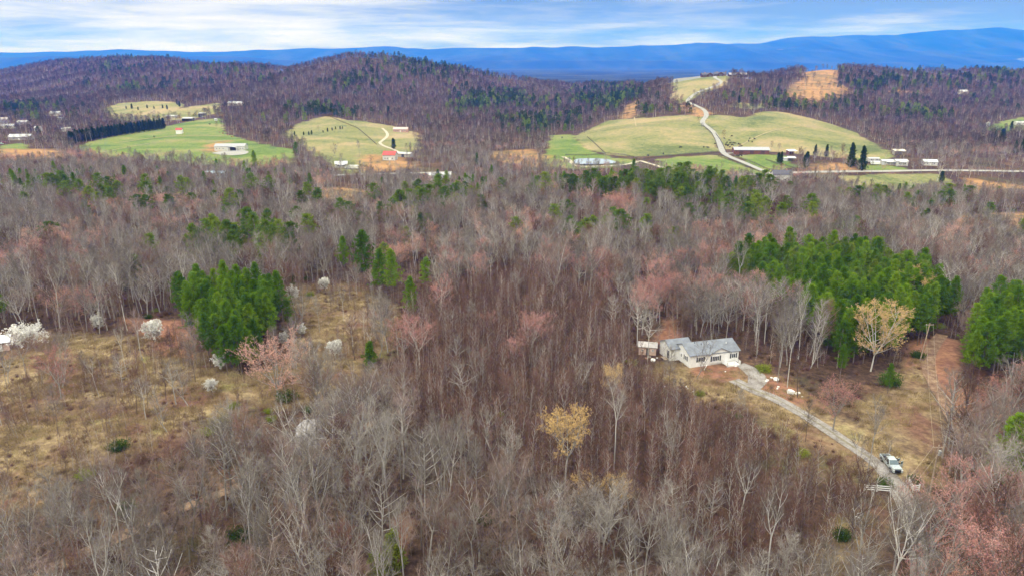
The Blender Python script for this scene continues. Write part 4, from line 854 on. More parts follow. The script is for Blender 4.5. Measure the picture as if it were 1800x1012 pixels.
# ------------------------------------------------------------------ pickup truck on the drive
def truck():
    a, c = at(1553, 806), at(1577.5, 835); yaw = math.atan2(c.y-a.y, c.x-a.x); p = (a+c)/2; p.z = float(H(p.x, p.y))+.08; KEEP.append((p.x, p.y, 7))
    t = thing('pickup_truck', p, yaw, 'silver crew cab pickup truck with both driver side doors open on the gravel drive', 'pickup truck')
    body = paint('silver_paint', (.44, .51, .53), .28, .05, .4, .35, .5); blk = paint('black_plastic', (.018, .018, .02), .5, .2); rub = paint('tyre_rubber', (.02, .02, .022), .85, .2); alloy = paint('alloy_wheel', (.30, .31, .32), .35, .1, 1, .8); gl = paint('tinted_glass', (.10, .15, .17), .06, .1, 1, 0, .6); lampM = paint('lamp_lens', (.80, .82, .82), .15, .05)
    b = MB(); b.prism([(-2.95, .55), (2.75, .55), (2.9, .62), (2.95, .95), (2.9, 1.08), (1.35, 1.16), (-.95, 1.14), (-.95, .75), (-2.95, .75)], -.94, .94, 'y'); b.obj('body', body, t, .05)
    b = MB(); b.prism([(1.28, -.90), (2.86, -.86), (2.86, .86), (1.28, .90)], 1.17, 1.24, 'z'); b.obj('hood', body, t, .04)
    b = MB(); V = [(-1.0,-.92,1.14),(1.33,-.92,1.16),(1.33,.92,1.16),(-1.0,.92,1.14),(-.82,-.74,1.88),(.55,-.74,1.88),(.55,.74,1.88),(-.82,.74,1.88)]; b.add(V, [(0,3,2,1),(4,5,6,7),(0,1,5,4),(1,2,6,5),(2,3,7,6),(3,0,4,7)]); b.obj('cab', body, t, .04)
    b = MB(); b.add([(1.27,-.84,1.23),(1.27,.84,1.23),(.62,.70,1.83),(.62,-.70,1.83),(1.29,-.84,1.25),(1.29,.84,1.25),(.64,.70,1.85),(.64,-.70,1.85)], [(4,5,6,7),(0,3,2,1),(0,1,5,4),(1,2,6,5),(2,3,7,6),(3,0,4,7)]); b.obj('windshield', gl, t)
    for s in (-1, 1):
        for x0, x1, x2, x3 in ((-.86,-.76,-.12,-.12), (-.04,-.04,.50,1.08)):
            b = MB(); f = lambda z: s*(.92-.18*(z-1.14)/.74+.012); z0, z1 = 1.20, 1.80; b.add([(x0,f(z0),z0),(x3,f(z0),z0),(x2,f(z1),z1),(x1,f(z1),z1),(x0,f(z0)-s*.03,z0),(x3,f(z0)-s*.03,z0),(x2,f(z1)-s*.03,z1),(x1,f(z1)-s*.03,z1)], [(0,1,2,3),(7,6,5,4),(0,4,5,1),(1,5,6,2),(2,6,7,3),(3,7,4,0)]); b.obj('side_window', blk, t)
        MB().box(-2.95, -1.02, *sorted((s*.80, s*.95)), .752, 1.2).obj('bed_side', body, t, .03)
        for x in (-1.95, 1.85):
            w = MB(); w.tube((x, s*.72, .40), (x, s*.98, .40), .40, .40, 24); wo_ = w.obj('wheel', rub, t); r_ = MB(); r_.tube((x, s*.981, .40), (x, s*1.0, .40), .24, .21, 16); r_.obj('rim', alloy, wo_)
            ar = MB(); n = 14; pr = [(x+.52*math.cos(math.pi*i/n), .46+.50*math.sin(math.pi*i/n)) for i in range(n+1)]+[(x+.42*math.cos(math.pi*i/n), .46+.40*math.sin(math.pi*i/n)) for i in range(n, -1, -1)]
            for i in range(n): ar.prism([pr[i], pr[i+1], pr[2*n-i], pr[2*n+1-i]], *sorted((s*.90, s*.985)), 'y')
            ar.obj('wheel_arch', blk, t)
        MB().box(2.86, 2.985, *sorted((s*.60, s*.93)), .84, 1.07).obj('headlight', lampM, t, .02)
        MB().box(2.9, 3.03, *sorted((s*.55, s*.92)), .48, .70).obj('bumper_corner', body, t, .02)
        MB().box(.86, 1.02, *sorted((s*.95, s*1.2)), 1.2, 1.42).obj('mirror', blk, t, .02)
    MB().box(2.93, 3.0, -.58, .58, .58, 1.08).obj('grille', blk, t, .02); MB().box(2.85, 3.02, -.54, .54, .40, .56).obj('bumper', blk, t, .03)
    MB().box(-2.93, -2.86, -.78, .78, .752, 1.2).obj('tailgate', body, t, .02); MB().box(-2.85, -1.02, -.79, .79, .755, .80).obj('bed_floor', blk, t)
    MB().box(-.95, 1.15, .943, .955, .62, 1.13).obj('cab_interior', blk, t)
    for hx, ln, ang in ((1.12, 1.05, R(62)), (.02, .92, R(58))):     # doors swing out from their front edges
        b = MB(); b.box(-ln, 0, -.04, .05, .52, 1.14); b.box(-ln, -ln+.07, -.035, .045, 1.14, 1.74); b.box(-ln+.07, -.30, -.035, .045, 1.68, 1.74); d = b.obj('door', body, t, .02); d.location = (hx, 1.0, 0); d.rotation_euler = (0, 0, -ang)
        q = MB(); q.box(-ln+.03, -.03, -.075, -.045, .56, 1.12); q.obj('door_card', blk, d); q = MB(); q.box(-ln+.07, -.32, -.01, .01, 1.15, 1.67); q.obj('door_glass', gl, d)
    return t, p, yaw
TRK, TP, TY = truck()
def simple_vehicle(name, label, cat, px, py, yaw, L, Wd, h, col, camper=False):
    p = base(px, py, 5); t = thing(name, p, R(yaw), label, cat); m_ = paint(name+label[:9], col, .4, .06); rub = MATS['tyre_rubber']; dk_ = MATS['black_plastic']
    if camper:
        MB().prism([(-L/2, .5), (L/2-.6, .5), (L/2, 1.1), (L/2-.2, h), (-L/2+.1, h)], -Wd/2, Wd/2, 'y').obj('body', m_, t, .1)
        for x in (-L*.28, L*.1): MB().box(x-.5, x+.5, -Wd/2-.02, -Wd/2+.05, 1.5, 2.1).obj('window', glass, t)
    else:
        MB().prism([(-L/2, .4), (L/2, .4), (L/2, .85), (L*.22, .95), (-L/2, .95)], -Wd/2, Wd/2, 'y').obj('body', m_, t, .06)
        MB().prism([(-L*.46, .95), (L*.22, .95), (L*.08, h), (-L*.36, h)], -Wd*.45, Wd*.45, 'y').obj('cab', m_, t, .05); MB().prism([(-L*.36, 1.02), (L*.15, 1.02), (L*.06, h-.1), (-L*.32, h-.1)], -Wd*.455, Wd*.455, 'y').obj('window', dk_, t)
    for x in (-L*.3, L*.3):
        for s in (-1, 1): w = MB(); w.tube((x, s*Wd*.36, .35), (x, s*Wd*.5, .35), .35, .35, 12); w.obj('wheel', rub, t)
simple_vehicle('camper', 'white camper trailer parked on the lawn by the valley road', 'camper', 622, 297.5, 172, 7.5, 2.5, 2.9, (.74, .74, .70), True)
simple_vehicle('camper', 'small white camper below the trailer house by the pines', 'camper', 1538, 290, 165, 7, 2.4, 2.7, (.74, .76, .76), True)
simple_vehicle('car', 'white car on the valley road just past the lane junction', 'car', 1361, 304.5, 4, 4.6, 1.8, 1.5, (.72, .72, .72))
simple_vehicle('car', 'silver car beside the small white house by the road', 'car', 612, 297, 20, 4.6, 1.8, 1.5, (.55, .57, .60))
simple_vehicle('car', 'dark red car on the settlement drive', 'car', 8, 252, 10, 4.6, 1.8, 1.5, (.25, .04, .03))
simple_vehicle('car', 'pale green car at the edge of the settlement lawn', 'car', 2, 254, 8, 4.6, 1.8, 1.5, (.35, .48, .42))
simple_vehicle('car', 'black car beside the white roofed shed above the field', 'car', 352, 206.5, 25, 4.6, 1.8, 1.5, (.03, .03, .035))
# --- the person beside the truck
def person():
    q = Matrix.Rotation(TY, 3, 'Z') @ Vector((-.85, 1.45, 0)); p = Vector((TP.x+q.x, TP.y+q.y, float(H(TP.x+q.x, TP.y+q.y))+.01))
    J = {'pel': ((0,0,.95),.15), 'wai': ((.01,0,1.10),.135), 'che': ((.03,0,1.32),.165), 'nek': ((.05,0,1.50),.06), 'hea': ((.08,0,1.64),.095), 'cro': ((.08,0,1.73),.075)}
    E = [('pel','wai'),('wai','che'),('che','nek'),('nek','hea'),('hea','cro')]
    for s, n in ((1,'a'),(-1,'b')):
        J |= {'hip'+n: ((0,s*.10,.90),.10), 'kne'+n: ((.03*s,s*.12,.49),.065), 'ank'+n: ((.02*s,s*.13,.09),.045), 'toe'+n: ((.02*s+.18,s*.14,.04),.04), 'sho'+n: ((.03,s*.20,1.42),.07), 'elb'+n: ((.10,s*.27,1.15),.048), 'wri'+n: ((.30,s*.20,1.08),.032), 'plm'+n: ((.38,s*.18,1.08),.034)}
        E += [('pel','hip'+n),('hip'+n,'kne'+n),('kne'+n,'ank'+n),('ank'+n,'toe'+n),('che','sho'+n),('sho'+n,'elb'+n),('elb'+n,'wri'+n),('wri'+n,'plm'+n)]
        for k in range(4): J['f%d%s' % (k, n)] = ((.47-.01*abs(k-1.4), s*.18+(k-1.5)*.02, 1.06),.009); E.append(('plm'+n, 'f%d%s' % (k, n)))
        J['th'+n] = ((.42, s*.13, 1.09),.01); E.append(('plm'+n, 'th'+n))
    ks = list(J); me = bpy.data.meshes.new('person'); me.from_pydata([J[k][0] for k in ks], [(ks.index(a), ks.index(b)) for a, b in E], []); o = link('person', me, None, p, TY+R(-70))
    md = o.modifiers.new('skin', 'SKIN'); 
    for i, k in enumerate(ks): me.skin_vertices[0].data[i].radius = (J[k][1], J[k][1]*(.8 if k in ('che','wai','pel') else 1)); me.skin_vertices[0].data[i].use_root = (k == 'pel')
    o.modifiers.new('sub', 'SUBSURF').levels = 1
    m, t = newmat('person_clothes'); sp_ = N('ShaderNodeSeparateXYZ', t); LK(N('ShaderNodeTexCoord', t).outputs['Object'], sp_.inputs[0], t)
    finish(t, ramp(math_('MULTIPLY', sp_.outputs[2], .5, t), [(.0, (.05,.04,.03)), (.055, (.06,.07,.11)), (.46, (.13,.10,.09)), (.755, (.48,.31,.23))], t, 'CONSTANT'), .8, 0, .2); me.materials.append(m)
    tag(o, 'person in dark jacket and pale cap standing behind the open rear door of the truck', 'person')
    c = MB(); c.tube((.08,0,1.69), (.08,0,1.80), .115, .085, 12); c.prism([(.13,-.08),(.28,-.05),(.28,.05),(.13,.08)], 1.69, 1.71, 'z'); c.obj('cap', paint('pale_cloth', (.66,.60,.48), .9, .1), o)
person()

# ------------------------------------------------------------------ fences, poles, wires
def rail_fence(pts, label, h=1.25):
    A = [at(*q) for q in pts]; t = thing('rail_fence', A[0], 0, label, 'fence'); o = A[0]; KEEP.append((A[1].x, A[1].y, 3.2))
    for q in A: d = q-o; MB().box(d.x-.08, d.x+.08, d.y-.08, d.y+.08, d.z-.3, d.z+h+.12).obj('post', trimW, t)
    for a, b in zip(A[:-1], A[1:]):
        d = (b-a); L = math.hypot(d.x, d.y); an = math.atan2(d.y, d.x)
        for k, zz in enumerate((.30, .72, 1.12)):
            m_ = MB(); sl_ = (d.z)/L; m_.prism([(.08, zz), (L-.08, zz+sl_*L), (L-.08, zz+sl_*L+.16), (.08, zz+.16)], -.03, .03, 'y'); r_ = m_.obj('rail', trimW, t); r_.location = a-o; r_.rotation_euler = (0, 0, an)
rail_fence([(1519,862),(1541,863),(1565,865)], 'white three rail fence panel left of the drive entrance')
rail_fence([(1597,850),(1604,864),(1615,862)], 'short white angled rail fence right of the drive entrance')
def field_fence(pix, label, sp=7.0, step=4):
    P = resample(wpoly(pix), sp); P = np.c_[P, H(P[:, 0], P[:, 1])]; o = Vector(P[0]); t = thing('field_fence', o, 0, label, 'fence'); dkw = paint('dark_fence_board', (.10, .085, .07), .85, .25)
    pm = None
    for q in P:
        d = Vector(q)-o
        if pm is None: pm = MB().box(-.09, .09, -.09, .09, -.4, 1.35); po = pm.obj('post', dkw, t)
        else: po = po.copy(); C.objects.link(po)
        po.location = d
    for zz in (.35, .75, 1.12):
        m_ = MB()
        for a, b in zip(P[:-1], P[1:]):
            a = Vector(a)-o; b = Vector(b)-o; n_ = Vector((-(b-a).y, (b-a).x, 0)).normalized()*.03; m_.add([a-n_+Vector((0,0,zz)), b-n_+Vector((0,0,zz)), b+n_+Vector((0,0,zz)), a+n_+Vector((0,0,zz)), a-n_+Vector((0,0,zz+.18)), b-n_+Vector((0,0,zz+.18)), b+n_+Vector((0,0,zz+.18)), a+n_+Vector((0,0,zz+.18))], [(0,3,2,1),(4,5,6,7),(0,1,5,4),(1,2,6,5),(2,3,7,6),(3,0,4,7)])
        m_.obj('rail', dkw, t)
field_fence([(1285,273),(1300,279),(1330,290),(1348,299),(1364,302),(1400,301)], 'dark board fence along the near side of the paddock by the lane')
field_fence([(1262,276),(1290,286),(1318,297),(1334,303)], 'dark board fence between the lane and the bright green paddock')
field_fence([(1130,281),(1160,277),(1200,273),(1262,268)], 'dark board fence along the foot of the big pasture')
field_fence([(1032,242),(1046,254),(1064,271),(1092,273),(1112,277),(1124,282)], 'dark board fence between the pond lawn and the big pasture')
field_fence([(994,274),(1030,274),(1064,272)], 'dark board fence behind the pond')
field_fence([(1258,236),(1266,247),(1274,262),(1276,269)], 'dark board fence on the right of the winding lane')
field_fence([(1236,222),(1250,234),(1257,247),(1262,262)], 'dark board fence on the left of the winding lane')
field_fence([(1346,282),(1366,289),(1396,297)], 'dark board fence beside the paired cedars')
field_fence([(578,205),(600,215),(628,226),(645,240),(662,255)], 'thin dark fence crossing the hill pasture')
poleM = paint('pole_wood', (.36, .28, .21), .85, .25, 2)
def utility_pole(px, py, h, label, arm=True, trans=False, dx=0, yaw=0):
    p = at(px, py); t = thing('utility_pole', p, yaw, label, 'utility pole'); MB().tube((0, 0, -.5), (dx, 0, h), .16, .11, 10).obj('pole', poleM, t)
    if arm: MB().box(dx-1.0, dx+1.0, -.06, .06, h-.55, h-.42).obj('crossarm', poleM, t)
    for s in (-.9, .9): MB().tube((dx+s, 0, h-.42), (dx+s, 0, h-.22), .05, .04, 8).obj('insulator', concrete, t)
    if trans: MB().tube((dx+.32, -.12, h-2.0), (dx+.32, -.12, h-1.05), .27, .27, 14).obj('transformer', metalG, t)
    return p+Vector((dx, 0, h))
T1 = utility_pole(1617, 633, 10.5, 'tall bare utility pole rising before the pine plantation', True, False, .9); T2 = utility_pole(1634, 868, 10.0, 'utility pole with transformer beside the drive entrance', True, True)
A3 = at(1330, 1240); T3 = A3+Vector((0, 0, 10)); U3 = thing('utility_pole', A3, 0, 'utility pole at the far end of the wires below the drive', 'utility pole'); MB().tube((0,0,-.5), (0,0,10.3), .16, .11, 10).obj('pole', poleM, U3); MB().box(-1, 1, -.06, .06, 9.75, 9.9).obj('crossarm', poleM, U3)
wireM = paint('wire', (.42, .36, .26), .5, .1)
def wire(a, b, sag, label, r=.022):
    P = [a.lerp(b, k/16)-Vector((0, 0, sag*4*(k/16)*(1-k/16))) for k in range(17)]; m_ = MB()
    for p0, p1 in zip(P[:-1], P[1:]): m_.tube(p0, p1, r, r, 5)
    tag(m_.obj('wire', wireM), label, 'wire', 'wires between the poles')
for s in (-.9, .9):
    sd_ = 'left' if s < 0 else 'right'
    wire(T1+Vector((s, 0, -.22)), T2+Vector((s, 0, -.22)), 1.2, sd_+' of two wires strung down to the transformer pole', .018); wire(T2+Vector((s, 0, -.22)), T3+Vector((s, 0, -.1)), 1.6, sd_+' of two wires running from the transformer pole out over the brown wood', .018)
utility_pole(59, 252, 9, 'pale utility pole at the settlement road', True); utility_pole(1711, 160, 10, 'thin pale pole beside the house on the wooded hill', False)

# ------------------------------------------------------------------ cattle
def cow_meshes():
    V = []; me = bpy.data.meshes.new('cow'); J = {'rum': ((-.75,0,1.15),.30), 'bel': ((-.1,0,1.02),.38), 'che': ((.55,0,1.08),.36), 'nek': ((.95,0,1.22),.20), 'pol': ((1.25,0,1.30),.14), 'muz': ((1.58,0,1.08),.09), 'tai': ((-1.08,0,1.15),.05), 'tip': ((-1.16,0,.55),.03)}
    E = [('rum','bel'),('bel','che'),('che','nek'),('nek','pol'),('pol','muz'),('rum','tai'),('tai','tip')]
    for s, n in ((1,'a'),(-1,'b')):
        J |= {'hk'+n: ((-.80,s*.24,.80),.13), 'ho'+n: ((-.95,s*.24,.45),.07), 'hf'+n: ((-.88,s*.24,.02),.06), 'fs'+n: ((.55,s*.22,.75),.11), 'fk'+n: ((.58,s*.22,.40),.07), 'ff'+n: ((.56,s*.22,.02),.06)}
        E += [('rum','hk'+n),('hk'+n,'ho'+n),('ho'+n,'hf'+n),('che','fs'+n),('fs'+n,'fk'+n),('fk'+n,'ff'+n)]
    ks = list(J); me.from_pydata([J[k][0] for k in ks], [(ks.index(a), ks.index(b)) for a, b in E], []); o = link('cow', me); o.modifiers.new('skin', 'SKIN')
    for i, k in enumerate(ks): me.skin_vertices[0].data[i].radius = (J[k][1],)*2; me.skin_vertices[0].data[i].use_root = (k == 'bel')
    o.modifiers.new('sub', 'SUBSURF').levels = 1; me.materials.append(paint('dark_hide', (.022, .017, .015), .7, .3)); return o
cow0 = cow_meshes(); first = True
COWS = [(px, py, 'dark cow in the herd on the tan slope above the long barn', 'cattle on the tan slope') for px, py in [(1273,245),(1278,252),(1276,257),(1280,257),(1284,253),(1289,253),(1287,257),(1283,260),(1298,255),(1301,256),(1300,259.5),(1303,259),(1318,245),(1326,246),(1316,249.5),(1322,251),(1282,248.5),(1286,241),(1276,254),(1279,258),(1292,254)]]
COWS += [(px, py, 'dark cow in the row grazing the paddock below the long barn', 'cattle in the paddock') for px, py in [(1295,276),(1298,276.5),(1301,275.5),(1304,275.5)]]
COWS += [(1257,254.5,'dark cow beside the lane fence at the pasture edge',None),(1244,261.5,'lone dark cow low on the big pasture near the lane',None),(1237,260.5,'dark cow beside the lone cow low on the big pasture',None),(1196,261,'lone dark cow in the middle of the big pasture',None),(1166,272,'dark cow near the cattle pens',None),(1139,275.5,'dark cow grazing above the cattle pens',None),(988,243.5,'dark cow at the top of the pond lawn',None),(369,220,'lone dark cow in the green field right of the muddy lot',None),(271,242,'dark cow below the hedge in the green field',None)]
for px, py, lb, gp in COWS:
    if first: o = cow0; first = False
    else: o = cow0.copy(); C.objects.link(o)
    o.location = at(px, py); o.rotation_euler = (0, 0, random.uniform(0, 6.28)); s = random.uniform(1.0, 1.25); o.scale = (s, s, s); tag(o, lb, 'cow', gp)

# ------------------------------------------------------------------ rubbish, stones, logs
litter_m = [paint('white_scrap', (.70, .69, .66), .7, .1), paint('grey_scrap', (.40, .38, .36), .8, .2), paint('rusty_scrap', (.28, .15, .10), .8, .3)]
def scrap(px, py, s, label, mi=0, group=None):
    p = at(px, py); b = MB(); n = 7; pr = [(s*.5*(.7+.5*random.random())*math.cos(6.283*i/n), s*.5*(.7+.5*random.random())*math.sin(6.283*i/n)) for i in range(n)]
    b.prism(pr, -.1, s*.45*random.uniform(.6, 1.2), 'z'); o = b.obj('scrap', litter_m[mi], None, .04, p, random.uniform(0, 6)); o.rotation_euler = (random.uniform(-.25, .25), random.uniform(-.25, .25), random.uniform(0, 6)); tag(o, label, 'scrap', group)
for px, py, s in [(1364,667,1.5),(1356,664,.7),(1349,668,.7),(1368,680,.8),(1366,683,.6),(1347,670,.6)]: scrap(px, py, s, 'pale scrap dumped under the bare trees beside the parking pad', 0, 'scrap beside the parking pad')
for px, py, s in [(1390,691,1.6),(1398,692,.8),(1403,692,.9),(1392,686,.6),(1410,697,.5),(1385,687,.7)]: scrap(px, py, s, 'pale scrap in the heap on the bank above the drive', 0, 'scrap on the bank above the drive')
for px, py, s in [(1205,680,.6),(1209,683,.5),(1218,688,.6),(1192,683,.4),(1275,653,.5),(1168,679,.4)]: scrap(px, py, s, 'small pale litter in the brown scrub below the house', 0, 'litter below the house')
for px, py, s, mi in [(1142,628,.8,1),(1148,634,1.4,0),(1136,630,.7,2),(1155,629,.6,1)]: scrap(px, py, s, 'broken board in the rubbish pile before the pink shed', mi, 'rubbish before the pink shed')
for px, py, s in [(1500,898,.8),(1505,910,1.0),(1510,905,.8),(1497,912,.6),(1515,903,.6)]: scrap(px, py, s, 'pale stone on the bare bank below the white fence', 1, 'stones below the white fence')
for px, py, s in [(392,235,2.4),(400,238,2.2),(386,233,1.6),(408,241,2.2)]: scrap(px, py, s, 'weathered log heap at the edge of the far green field', 2, 'logs beside the far field')
scrap(692, 935, .9, 'white scrap lying on orange leaves between the near trees', 0)

# ------------------------------------------------------------------ planting
KA = np.array(KEEP)
def grid_pts(y0, y1, sp, seed, x_at=.80, jit=.85):
    g = np.random.default_rng(seed); yy = np.arange(y0, y1, sp); out = []
    for k, yv in enumerate(yy):
        half = x_at*(yv+40); xx = np.arange(-half, half, sp)+(k % 2)*sp/2; out.append(np.c_[xx, np.full(len(xx), yv)])
    P = np.concatenate(out); P += g.uniform(-.5, .5, P.shape)*sp*jit; return P, g
def clear_of(P, keep_scale=1.0, road=1.5):
    ok = np.ones(len(P), bool)
    for x, y, r in KA: ok &= np.hypot(P[:, 0]-x, P[:, 1]-y) > r*keep_scale
    for nme, (L, w) in ROADW.items():
        w = np.max(w); b = (P[:, 0] > L[:, 0].min()-15) & (P[:, 0] < L[:, 0].max()+15) & (P[:, 1] > L[:, 1].min()-15) & (P[:, 1] < L[:, 1].max()+15)
        if b.any():
            d = segdist(P[b, 0], P[b, 1], L[::max(1, len(L)//60)]); ok[np.where(b)[0]] &= d > (w/2+road if nme != 'woods_path' else .35)
    return ok
def pix(P): return topix(P[:, 0], P[:, 1], H(P[:, 0], P[:, 1]))
def inzone(P, keys, grow=0.0):
    r = np.zeros(len(P), bool)
    for k in keys:
        for q in ZW[k]:
            b = (P[:, 0] > q[:, 0].min()-12) & (P[:, 0] < q[:, 0].max()+12) & (P[:, 1] > q[:, 1].min()-12) & (P[:, 1] < q[:, 1].max()+12)
            if b.any(): r[np.where(b)[0]] |= sdf(P[b, 0], P[b, 1], q) > -grow
    return r
def inpix(px, py, polys): 
    r = np.zeros(len(px), bool)
    for q in polys: r |= inpoly(px, py, q)
    return r
GROVE = [[(316,572),(360,545),(440,540),(490,560),(512,600),(474,618),(450,650),(420,668),(380,662),(348,626)],           # left grove
         [(1258,512),(1300,486),(1350,474),(1420,474),(1520,474),(1590,500),(1650,540),(1672,588),(1640,604),(1590,612),(1560,640),(1540,640),(1470,650),(1452,636),(1400,590),(1330,548)],   # plantation
         [(1692,690),(1690,640),(1706,596),(1760,566),(1900,560),(1960,690),(1830,720),(1760,705)]]
DARKWALL = [[(346,470),(352,440),(430,428),(500,436),(508,474),(440,482)]]
THICK = [[(690,650),(720,560),(800,530),(900,500),(1000,520),(1100,560),(1110,650),(1170,715),(1280,765),(1390,835),(1480,905),(1490,935),(1470,970),(1400,1060),(1230,1060),(1110,1005),(1000,950),(900,892),(810,850),(720,800),(690,730)]]
FARMYARD = [[(985,238),(1270,252),(1300,262),(1400,270),(1408,300),(1350,306),(1150,304),(1000,297),(950,286)]]
OPENP = FARMYARD+[[(600,640),(700,640),(690,735),(600,735)], [(635,990),(745,990),(755,1100),(625,1100)], [(1685,685),(1830,690),(1830,735),(1705,745)], [(505,765),(585,765),(590,835),(510,850)], [(1480,860),(1600,880),(1690,850),(1670,935),(1570,960),(1480,940)], [(290,560),(520,560),(540,640),(520,720),(300,720)], [(-500,560),(200,592),(320,600),(430,690),(520,716),(545,800),(430,868),(300,925),(160,975),(0,1030),(-500,1090)], [(1440,640),(1640,640),(1665,800),(1560,790),(1440,735)], [(585,470),(765,470),(775,600),(690,620),(585,560)], [(1120,640),(1560,650),(1660,850),(1575,905),(1500,905),(1390,835),(1280,765),(1170,715)]]
OPENW = ('pasture', 'green', 'orange')
# hand placed trees: what the photo singles out (pixel of the foot, prototype, height factor, label)
SPECIAL = []
def put(name, pr, px, py, sc, label, cat, group=None, rz=None, keep=2.5):
    p = at(px, py); SPECIAL.append((p.x, p.y, keep)); return plant(name, pr, p-Vector((0, 0, .1)), random.uniform(0, 6.28) if rz is None else rz, sc, label, cat, group)
put('red_maple', MAP_P[2], 488, 694, 1.15, 'wide salmon budded tree rounded like a dome at the edge of the brown clearing', 'tree', keep=7)
put('red_maple', MAP_P[0], 108, 700, .92, 'dark trunked tree with red buds beside the white blossom bush', 'tree', keep=5)
put('red_maple', MAP_P[1], 738, 662, 1.0, 'tall pale tree with pinkish buds in front of the brown thicket', 'tree', keep=5)
put('red_maple', MAP_P[0], 712, 640, .95, 'leaning pinkish tree just behind the tall pale pink one', 'tree', keep=4)
put('red_maple', MAP_P[1], 770, 578, 1.0, 'tree with bright red top beside the dark hollow of the thicket', 'tree', keep=4)
put('red_maple', MAP_P[0], 1464, 756, .85, 'rose red budded tree beside the bend of the drive', 'tree', keep=5)
put('red_maple', MAP_P[0], 1632, 1000, 1.1, 'big rosy tree growing where the drive leaves the frame', 'tree', keep=5)
put('red_maple', MAP_P[1], 1690, 960, 1.0, 'pink tipped tree right behind the big rosy tree', 'tree', keep=4)
put('red_maple', MAP_P[2], 1775, 790, .7, 'salmon budded tree below the right hand pine stand', 'tree', keep=5)
put('red_maple', MAP_P[0], 1722, 765, .65, 'pink budded tree where the dirt track ends', 'tree', keep=4)
put('red_maple', MAP_P[1], 1790, 900, 1.0, 'pinkish tree below the big dark pine at the edge of the picture', 'tree', keep=4)
put('red_maple', MAP_P[0], 1128, 588, 1.05, 'broad pinkish tree behind the small pink shed', 'tree', keep=4)
put('red_maple', MAP_P[1], 845, 520, 1.0, 'red crowned tree among grey ones at the top of the thicket', 'tree'); put('red_maple', MAP_P[0], 790, 512, 1.0, 'pink crowned tree beside the red crowned one above the thicket', 'tree')
put('red_maple', MAP_P[0], 1385, 572, 1.0, 'pinkish tree against the near edge of the pine plantation', 'tree'); put('red_maple', MAP_P[1], 30, 520, 1.0, 'red budded tree deep in the grey wood at the left edge', 'tree'); put('red_maple', MAP_P[0], 165, 575, .95, 'pinkish tree with a white trunk at the wood edge above the dry meadow', 'tree'); put('red_maple', MAP_P[2], 105, 560, .8, 'salmon budded tree at the wood edge above the white blossom bush', 'tree')
put('red_maple', MAP_P[1], 1705, 540, 1.0, 'red tree right behind the gap between the pine stands', 'tree'); put('red_maple', MAP_P[0], 1745, 520, 1.0, 'rosy tree above the right hand pine stand', 'tree'); put('red_maple', MAP_P[0], 1790, 505, 1.0, 'rosy tree at the picture edge above the right hand pines', 'tree')
put('golden_tree', GOLD_P[0], 1530, 652, 1.12, 'big golden tan tree in front of the pine plantation', 'tree', keep=6)
put('golden_tree', GOLD_P[1], 992, 866, 1.2, 'yellow flowering tree standing out of the brown thicket', 'tree', keep=4)
put('golden_tree', GOLD_P[1], 1040, 928, .72, 'shorter yellow tree just below the yellow flowering one', 'tree', keep=3); put('golden_tree', GOLD_P[1], 1072, 938, .75, 'smallest yellow tree beside pale twisted trees', 'tree', keep=3)
put('golden_tree', GOLD_P[0], 1605, 560, .9, 'tan topped tree poking out of the pine plantation', 'tree'); put('golden_tree', GOLD_P[1], 1075, 718, .7, 'thin tawny tree in the thicket below the pink shed', 'tree')
put('pear_tree', PEAR_P[1], 52, 613, 1.0, 'round white blossom bush beside the cabin corner', 'tree', keep=6); put('pear_tree', PEAR_P[0], 271, 604, 1.0, 'upright white blossom tree shaped like an egg on the dry meadow', 'tree', keep=3)
for px, py, sc, lb in [(589,630,.75,'small white blossom tree beside the round pine bush'),(389,650,.6,'small white blossom tree at the foot of the left pine grove'),(456,504,.65,'white blossom tree behind the left pine grove'),(486,516,.6,'white blossom tree just right of the left pine grove'),(515,530,.75,'cream blossom tree between the grove and the clearing'),(570,512,.7,'white blossom tree under the grey tree in the clearing'),(531,590,.5,'tiny white blossom tree low beside the grove end'),(500,604,.5,'tiny white blossom tree at the grove corner'),(1232,402,.9,'white blossom tree on the ridge among pines'),(175,580,.7,'pale green budded tree at the wood edge over the dry meadow'),(372,690,.5,'little white blossom tree beside the salmon dome tree')]:
    put('pear_tree', PEAR_P[0], px, py, sc, lb, 'tree', keep=2)
for px, py, k, sc, lb in [(638,500,2,1.4,'biggest bright green pine at the top of the clearing'),(668,526,0,1.15,'pine in the front row right of the biggest clearing pine'),(692,532,1,1.1,'tall pine in the row along the clearing'),(722,574,1,.95,'pointed bright pine at the lower end of the clearing row'),(748,520,3,.85,'thin pine behind the pointed one'),(606,480,0,.95,'dark pine behind the biggest clearing pine'),(1758,872,2,1.2,'large dark pine at the picture edge below the right hand stand'),(1560,690,0,.5,'young pine under the golden tan tree'),(1476,664,1,.55,'young pine at the near corner of the plantation'),(510,575,2,.6,'bright pine at the right flank of the left grove'),(450,308,1,1.05,'lone tall dark green pine before the gravel yard'),(829,340,2,.7,'round topped pine at the valley edge of the ridge'),(740,420,0,.8,'tall pine among grey trees left of the ridge'),(0,575,0,1.0,'pine at the left edge of the picture above the dry meadow')]:
    put('pine_tree', PINE_P[k], px, py, sc, lb, 'tree', keep=2.5)
put('cedar', CED_P[0], 651, 642, 1.35, 'round green pine bush standing in the brown clearing', 'tree', keep=3); put('cedar', CED_P[1], 692, 1006, 1.5, 'bright yellow green evergreen at the bottom edge', 'tree', keep=3); put('cedar', CED_P[1], 660, 1022, 1.1, 'second yellow green evergreen at the bottom edge, half cut off', 'tree')
